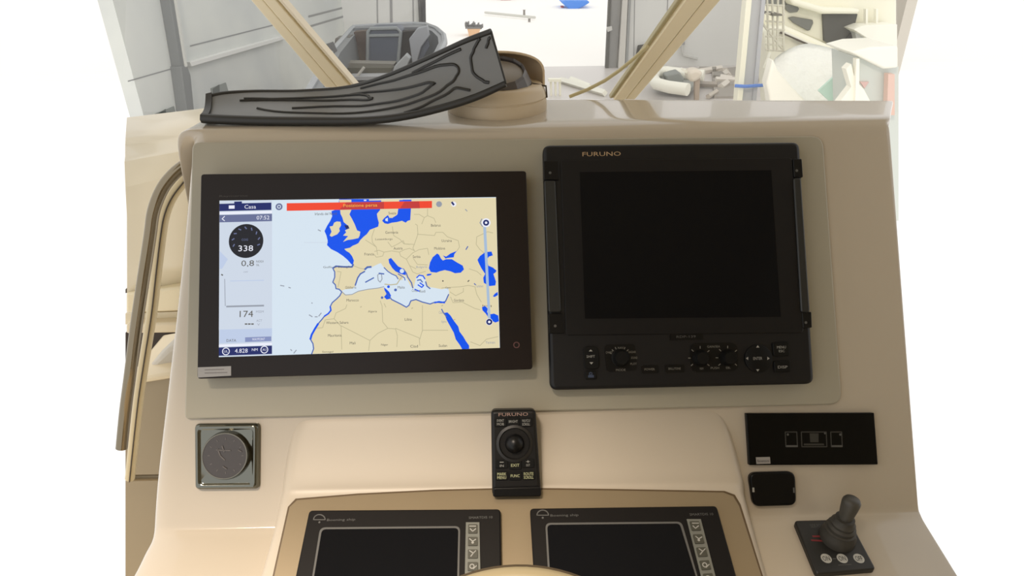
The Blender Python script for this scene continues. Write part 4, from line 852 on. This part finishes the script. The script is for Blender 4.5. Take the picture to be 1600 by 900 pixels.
for rb in ribs:
    pts = []
    for k_ in range(len(rb)-1):
        for w_ in range(4): pts.append((rb[k_][0]+(rb[k_+1][0]-rb[k_][0])*w_/4, rb[k_][1]+(rb[k_+1][1]-rb[k_][1])*w_/4))
    pts.append(rb[-1]); uv = [uv_of(*p) for p in pts]
    # smooth the parameters
    for _ in range(2): uv = [uv[0]]+[tuple((uv[i-1][c_]+2*uv[i][c_]+uv[i+1][c_])/4 for c_ in (0, 1)) for i in range(1, len(uv)-1)]+[uv[-1]]
    MB().tube([sheet(a_, b_, 0.0022) for a_, b_ in uv], .0026, k=6).build('rib', rubd, t, smooth=True)

# ------------------------------------------------------------------ compass
cc = gr(778, 172, zb+.004); cc = Vector((cc.x, 1.215, zb+.004)); cc.x = at(777, 170, 1.215).x
t = thing('compass', 'tan housed compass with ribbed card behind the tip of the grey shade', 'compass', cc)
kx = (at(853, 165, 1.215).x-cc.x)
MB().lathe(cc, (0, 0, 1), [(kx*1.0, -.012), (kx*1.02, .006), (kx*1.0, .020), (kx*.99, .0205), (kx*.99, .0225), (kx, .0235), (kx*.97, .036), (kx*.90, .043), (kx*.72, .044), (kx*.70, .038), (.001, .036)], k=48).build('base_housing', tanh, t, smooth=True)
hood = MB(); rows = []; HN = 24
hc = cc+Vector((0, .012, .034)); hh = .060
hp = []
for j in range(9):
    ph = math.radians(90*j/8)            # rises from the rear rim over the bowl
    r_ = []
    for i in range(HN+1):
        a_ = math.pi*i/HN                # half circle at the rear
        X = math.cos(a_)*kx*.985*math.cos(ph*.0)
        yy_ = math.sin(a_)*kx*.9
        s_ = math.sin(a_)
        r_.append(hc+Vector((X, yy_*math.cos(ph*.86), (hh*math.sin(ph)*s_**.38 if s_ > 1e-6 else 0))))
    hp += r_
k_ = HN+1
hood.add(hp, [(j*k_+i, j*k_+i+1, (j+1)*k_+i+1, (j+1)*k_+i) for j in range(8) for i in range(HN)])
o = hood.build('hood', mat('pale_tan_hood', (222, 202, 172), .45), t, smooth=True); so = o.modifiers.new('so', 'SOLIDIFY'); so.thickness = .004
bc = cc+Vector((0, -.006, .036))
MB().lathe(bc, Vector((0, -.35, 1)), [(kx*.70, 0), (kx*.70, .012), (kx*.60, .032), (kx*.56, .036), (kx*.54, .032), (kx*.56, .02), (.001, .02)], k=14).build('bowl', mat('cbw', (84, 80, 80), .35), t)
MB().lathe(bc+Vector((0, -.004, 0)), Vector((0, -.35, 1)), [(kx*.66, .004), (kx*.54, .028), (kx*.5, .03), (.001, .03)], k=40).build('compass_card', mat('ccd', (126, 118, 106), .4), t, smooth=True)
q = MB(); axc = Vector((0, -.35, 1)).normalized(); a_u = Vector((1, 0, 0)); a_v = axc.cross(a_u)
for i in range(40):
    a_ = 2*math.pi*i/40; d_ = a_u*math.cos(a_)+a_v*math.sin(a_); c_ = bc+Vector((0, -.004, 0)); q.tube([c_+axc*.008+d_*kx*.648, c_+axc*.0255+d_*kx*.558], .0009, k=4)
q.build('card_marks', mat('cmk', (196, 190, 172), .5), t)
MB().tube([cc+Vector((kx*.72, -.012, .0445)), cc+Vector((kx*.985, -.012, .040)), cc+Vector((kx*1.005, -.012, .02))], .0018, k=5).build('hood_seam', seamm, t)

# ------------------------------------------------------------------ windscreen posts, hose, pane
def bar(p0, p1, w_, d_, name, label, cat, extra):
    t = thing(name, label, cat, p0[0])
    return t
def post_obj(pts, ya, yb_, label, strips):
    """pts: four pixels of the post's face, bottom two at depth ya, top two at depth yb_"""
    b0, b1, t1, t0 = pts
    A0, A1 = at(b0[0], b0[1], ya), at(b1[0], b1[1], ya); T1, T0 = at(t1[0], t1[1], yb_), at(t0[0], t0[1], yb_)
    k_ = (HTZ-A0.z)/(T0.z-A0.z); T0 = A0+(T0-A0)*k_; T1 = A1+(T1-A1)*((HTZ-A1.z)/(T1.z-A1.z))
    t = thing('windscreen_post', label, 'post', (A0+A1)/2, 'windscreen posts')
    nn = (A1-A0).cross(T0-A0).normalized(); nn = nn if nn.y > 0 else -nn
    def sub(nm, f0, f1, n0, n1_, m_, bv=.002):
        q_ = [A0.lerp(A1, f0), A0.lerp(A1, f1), T0.lerp(T1, f1), T0.lerp(T1, f0)]
        return MB().prism([p+nn*n0 for p in q_], nn*(n1_-n0)).build(nm, m_, t, bevel=bv)
    for s_ in strips: sub(*s_)
    return t
post_obj([(508, 137), (560, 137), (416, -30), (366, -30)], 1.345, 1.30, 'cream windscreen post slanting down from the upper left behind the ribbed shade',
         [('body', 0, .92, .006, .03, post), ('outer_face', 0, .38, 0, .02, post), ('inner_face', .395, .80, -.002, .02, post), ('bright_edge', .90, .99, -.004, .02, postw), ('seam', .375, .4, .002, .02, seamm)])
post_obj([(953, 156), (992, 156), (1152, -30), (1082, -30)], 1.345, 1.30, 'cream windscreen post slanting down from the upper right to the brow',
         [('body', .05, 1.0, .008, .03, post), ('outer_face', .62, 1.0, 0, .02, post), ('inner_face', .14, .60, -.002, .02, post), ('back_edge', 0, .12, .006, .022, mat('pback', (176, 166, 130), .4)), ('seam', .59, .63, .002, .02, seamm)])
pts = [at(x, y, Yq) for x, y, Yq in ((1012, 72, 1.26), (990, 92, 1.28), (968, 110, 1.30), (945, 126, 1.32), (918, 140, 1.335), (890, 151, 1.345))]
props(MB().tube(pts, .0035, k=8).build('sealing_strip', mat('sls', (196, 184, 140), .45), smooth=True), 'thin cream sealing strip curving down to the brow from the right post', 'sealing strip')
vin = bpy.data.materials.new('clear_vinyl'); vin.use_nodes = True; nt = vin.node_tree; nt.nodes.clear()
out_ = nt.nodes.new('ShaderNodeOutputMaterial'); mx = nt.nodes.new('ShaderNodeMixShader'); tr = nt.nodes.new('ShaderNodeBsdfTransparent'); df = nt.nodes.new('ShaderNodeBsdfTranslucent'); gl = nt.nodes.new('ShaderNodeBsdfGlossy'); m2 = nt.nodes.new('ShaderNodeMixShader')
gl.inputs['Roughness'].default_value = .05; df.inputs[0].default_value = (1, 1, 1, 1); mx.inputs[0].default_value = .05; m2.inputs[0].default_value = .03
nt.links.new(tr.outputs[0], mx.inputs[1]); nt.links.new(df.outputs[0], mx.inputs[2]); nt.links.new(mx.outputs[0], m2.inputs[1]); nt.links.new(gl.outputs[0], m2.inputs[2]); nt.links.new(m2.outputs[0], out_.inputs[0])
A0, A1 = at(196, 200, 1.43), at(1404, 158, 1.43); T0, T1 = at(196, -10, 1.40), at(1404, -10, 1.40)
A0.z = A1.z
mb = MB(); NX = 12
vs = [A0.lerp(A1, i/NX)+Vector((0, .004, 0)) for i in range(NX+1)]+[T0.lerp(T1, i/NX)+Vector((0, .004, 0)) for i in range(NX+1)]
mb.add(vs, [(i, i+1, NX+2+i, NX+1+i) for i in range(NX)]); o = mb.build('window_1', vin); props(o, kind='structure')

# ------------------------------------------------------------------ side coaming, rail and seat on the left
prof = [(203, 183, 1.62), (197, 181.5, 1.60), (219, 205, 1.50), (228, 212, 1.47), (239, 220, 1.45), (258, 236, 1.40), (263, 240, 1.385), (292, 262, 1.36), (330, 305, 1.36), (400, 380, 1.37), (452, 442, 1.38)]
mb = MB(); Lp, Rp = [], []
for yl, yr, Yq in prof:
    a = at(202, yl, Yq); b_ = at(330, yr, Yq+.03); Lp.append(a); Rp.append(b_)
ext = [b_+(b_-a)*.35 for a, b_ in zip(Lp, Rp)]
n = len(prof); mb.add(Lp+Rp+ext, [(i, n+i, n+i+1, i+1) for i in range(n-1)]+[(n+i, 2*n+i, 2*n+i+1, n+i+1) for i in range(n-1)])
o = mb.build('side_coaming', gelw, smooth=True); so = o.modifiers.new('so', 'SOLIDIFY'); so.thickness = .02; so.offset = -1
o.data.set_sharp_from_angle(angle=math.radians(25))
props(o, 'cream stepped side coaming of the cockpit beyond the dash on the left', 'coaming')
sq = MB(); Y1 = 1.36
t = thing('side_bench', 'cream side bench with dark opening below the coaming at far left', 'bench', at(240, 520, 1.3))
Qb = Yp(1.375)
MB().slab(Qb, [(196, 452), (330, 438), (330, 444), (196, 458)], -.05, .0).build('dark_joint', seamm, t)
MB().slab(Qb, [(196, 458), (330, 443), (330, 485), (196, 490)], -.06, .02).build('upper_band', mat('ub', (232, 220, 188), .35), t, bevel=.006)
MB().slab(Qb, [(196, 490), (330, 485), (330, 505), (196, 507)], -.06, .005).build('middle_band', gelw, t)
MB().slab(Qb, [(196, 507), (330, 503), (330, 520), (196, 522)], -.06, .03).build('lower_band', mat('lb', (222, 208, 178), .35), t, bevel=.006)
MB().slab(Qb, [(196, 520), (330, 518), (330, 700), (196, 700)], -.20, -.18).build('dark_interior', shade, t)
MB().slab(Qb, [(222, 583), (262, 545), (330, 530), (330, 600), (226, 594)], -.10, -.02).build('inner_cushion', mat('ic', (196, 190, 178), .6), t, bevel=.01)
MB().slab(Qb, [(196, 594), (330, 572), (330, 582), (196, 604)], -.18, .03).build('bench_edge', mat('be', (216, 202, 172), .35), t, bevel=.006)
MB().slab(Qb, [(196, 602), (330, 580), (330, 1000), (196, 1000)], -.05, .02).build('bench_front', lining, t)
# handrail
t = thing('handrail', 'polished stainless grab rail with cream moulding bending down the left side of the dash', 'handrail', at(240, 330, 1.2))
hr = [(300, 250, 1.24), (288, 259, 1.23), (272, 272, 1.22), (257, 290, 1.21), (246, 312, 1.20), (239, 335, 1.195), (235, 365, 1.19), (229, 405, 1.18), (222, 450, 1.165), (213, 510, 1.15), (204, 580, 1.13), (196, 640, 1.12), (190, 700, 1.10)]
hr = [at(x, y, Yq) for x, y, Yq in hr]
def cat_path(p_, k_=5):
    o_ = []
    for i in range(len(p_)-1):
        a, b_, c_, d_ = p_[max(i-1, 0)], p_[i], p_[i+1], p_[min(i+2, len(p_)-1)]
        for j in range(k_):
            u_ = j/k_; o_.append(.5*((2*b_)+(c_-a)*u_+(2*a-5*b_+4*c_-d_)*u_*u_+(-a+3*b_-3*c_+d_)*u_**3))
    return o_+[p_[-1]]
MB().tube(cat_path(hr), .0115, k=16).build('tube', steel, t, smooth=True)
tm = [(300, 268, 1.29), (284, 286, 1.28), (268, 308, 1.27), (257, 335, 1.26), (251, 370, 1.255), (245, 420, 1.25), (237, 490, 1.24), (226, 560, 1.23), (217, 620, 1.22), (209, 690, 1.21), (203, 748, 1.20)]
tp_ = cat_path([at(x, y, Yq) for x, y, Yq in tm])
MB().tube(tp_, .0105, k=10).build('cream_moulding', mat('dmm', (206, 190, 152), .4), t, smooth=True)
MB().tube([p+Vector((.004, -.0108, .0)) for p in tp_], .0015, k=5).build('groove', seamm, t, smooth=True)
MB().tube([at(198, 747, 1.20), at(250, 746, 1.24)], .0075, k=12).build('cross_rail', mat('crr', (130, 118, 96), .35, metal=.5), t, smooth=True)
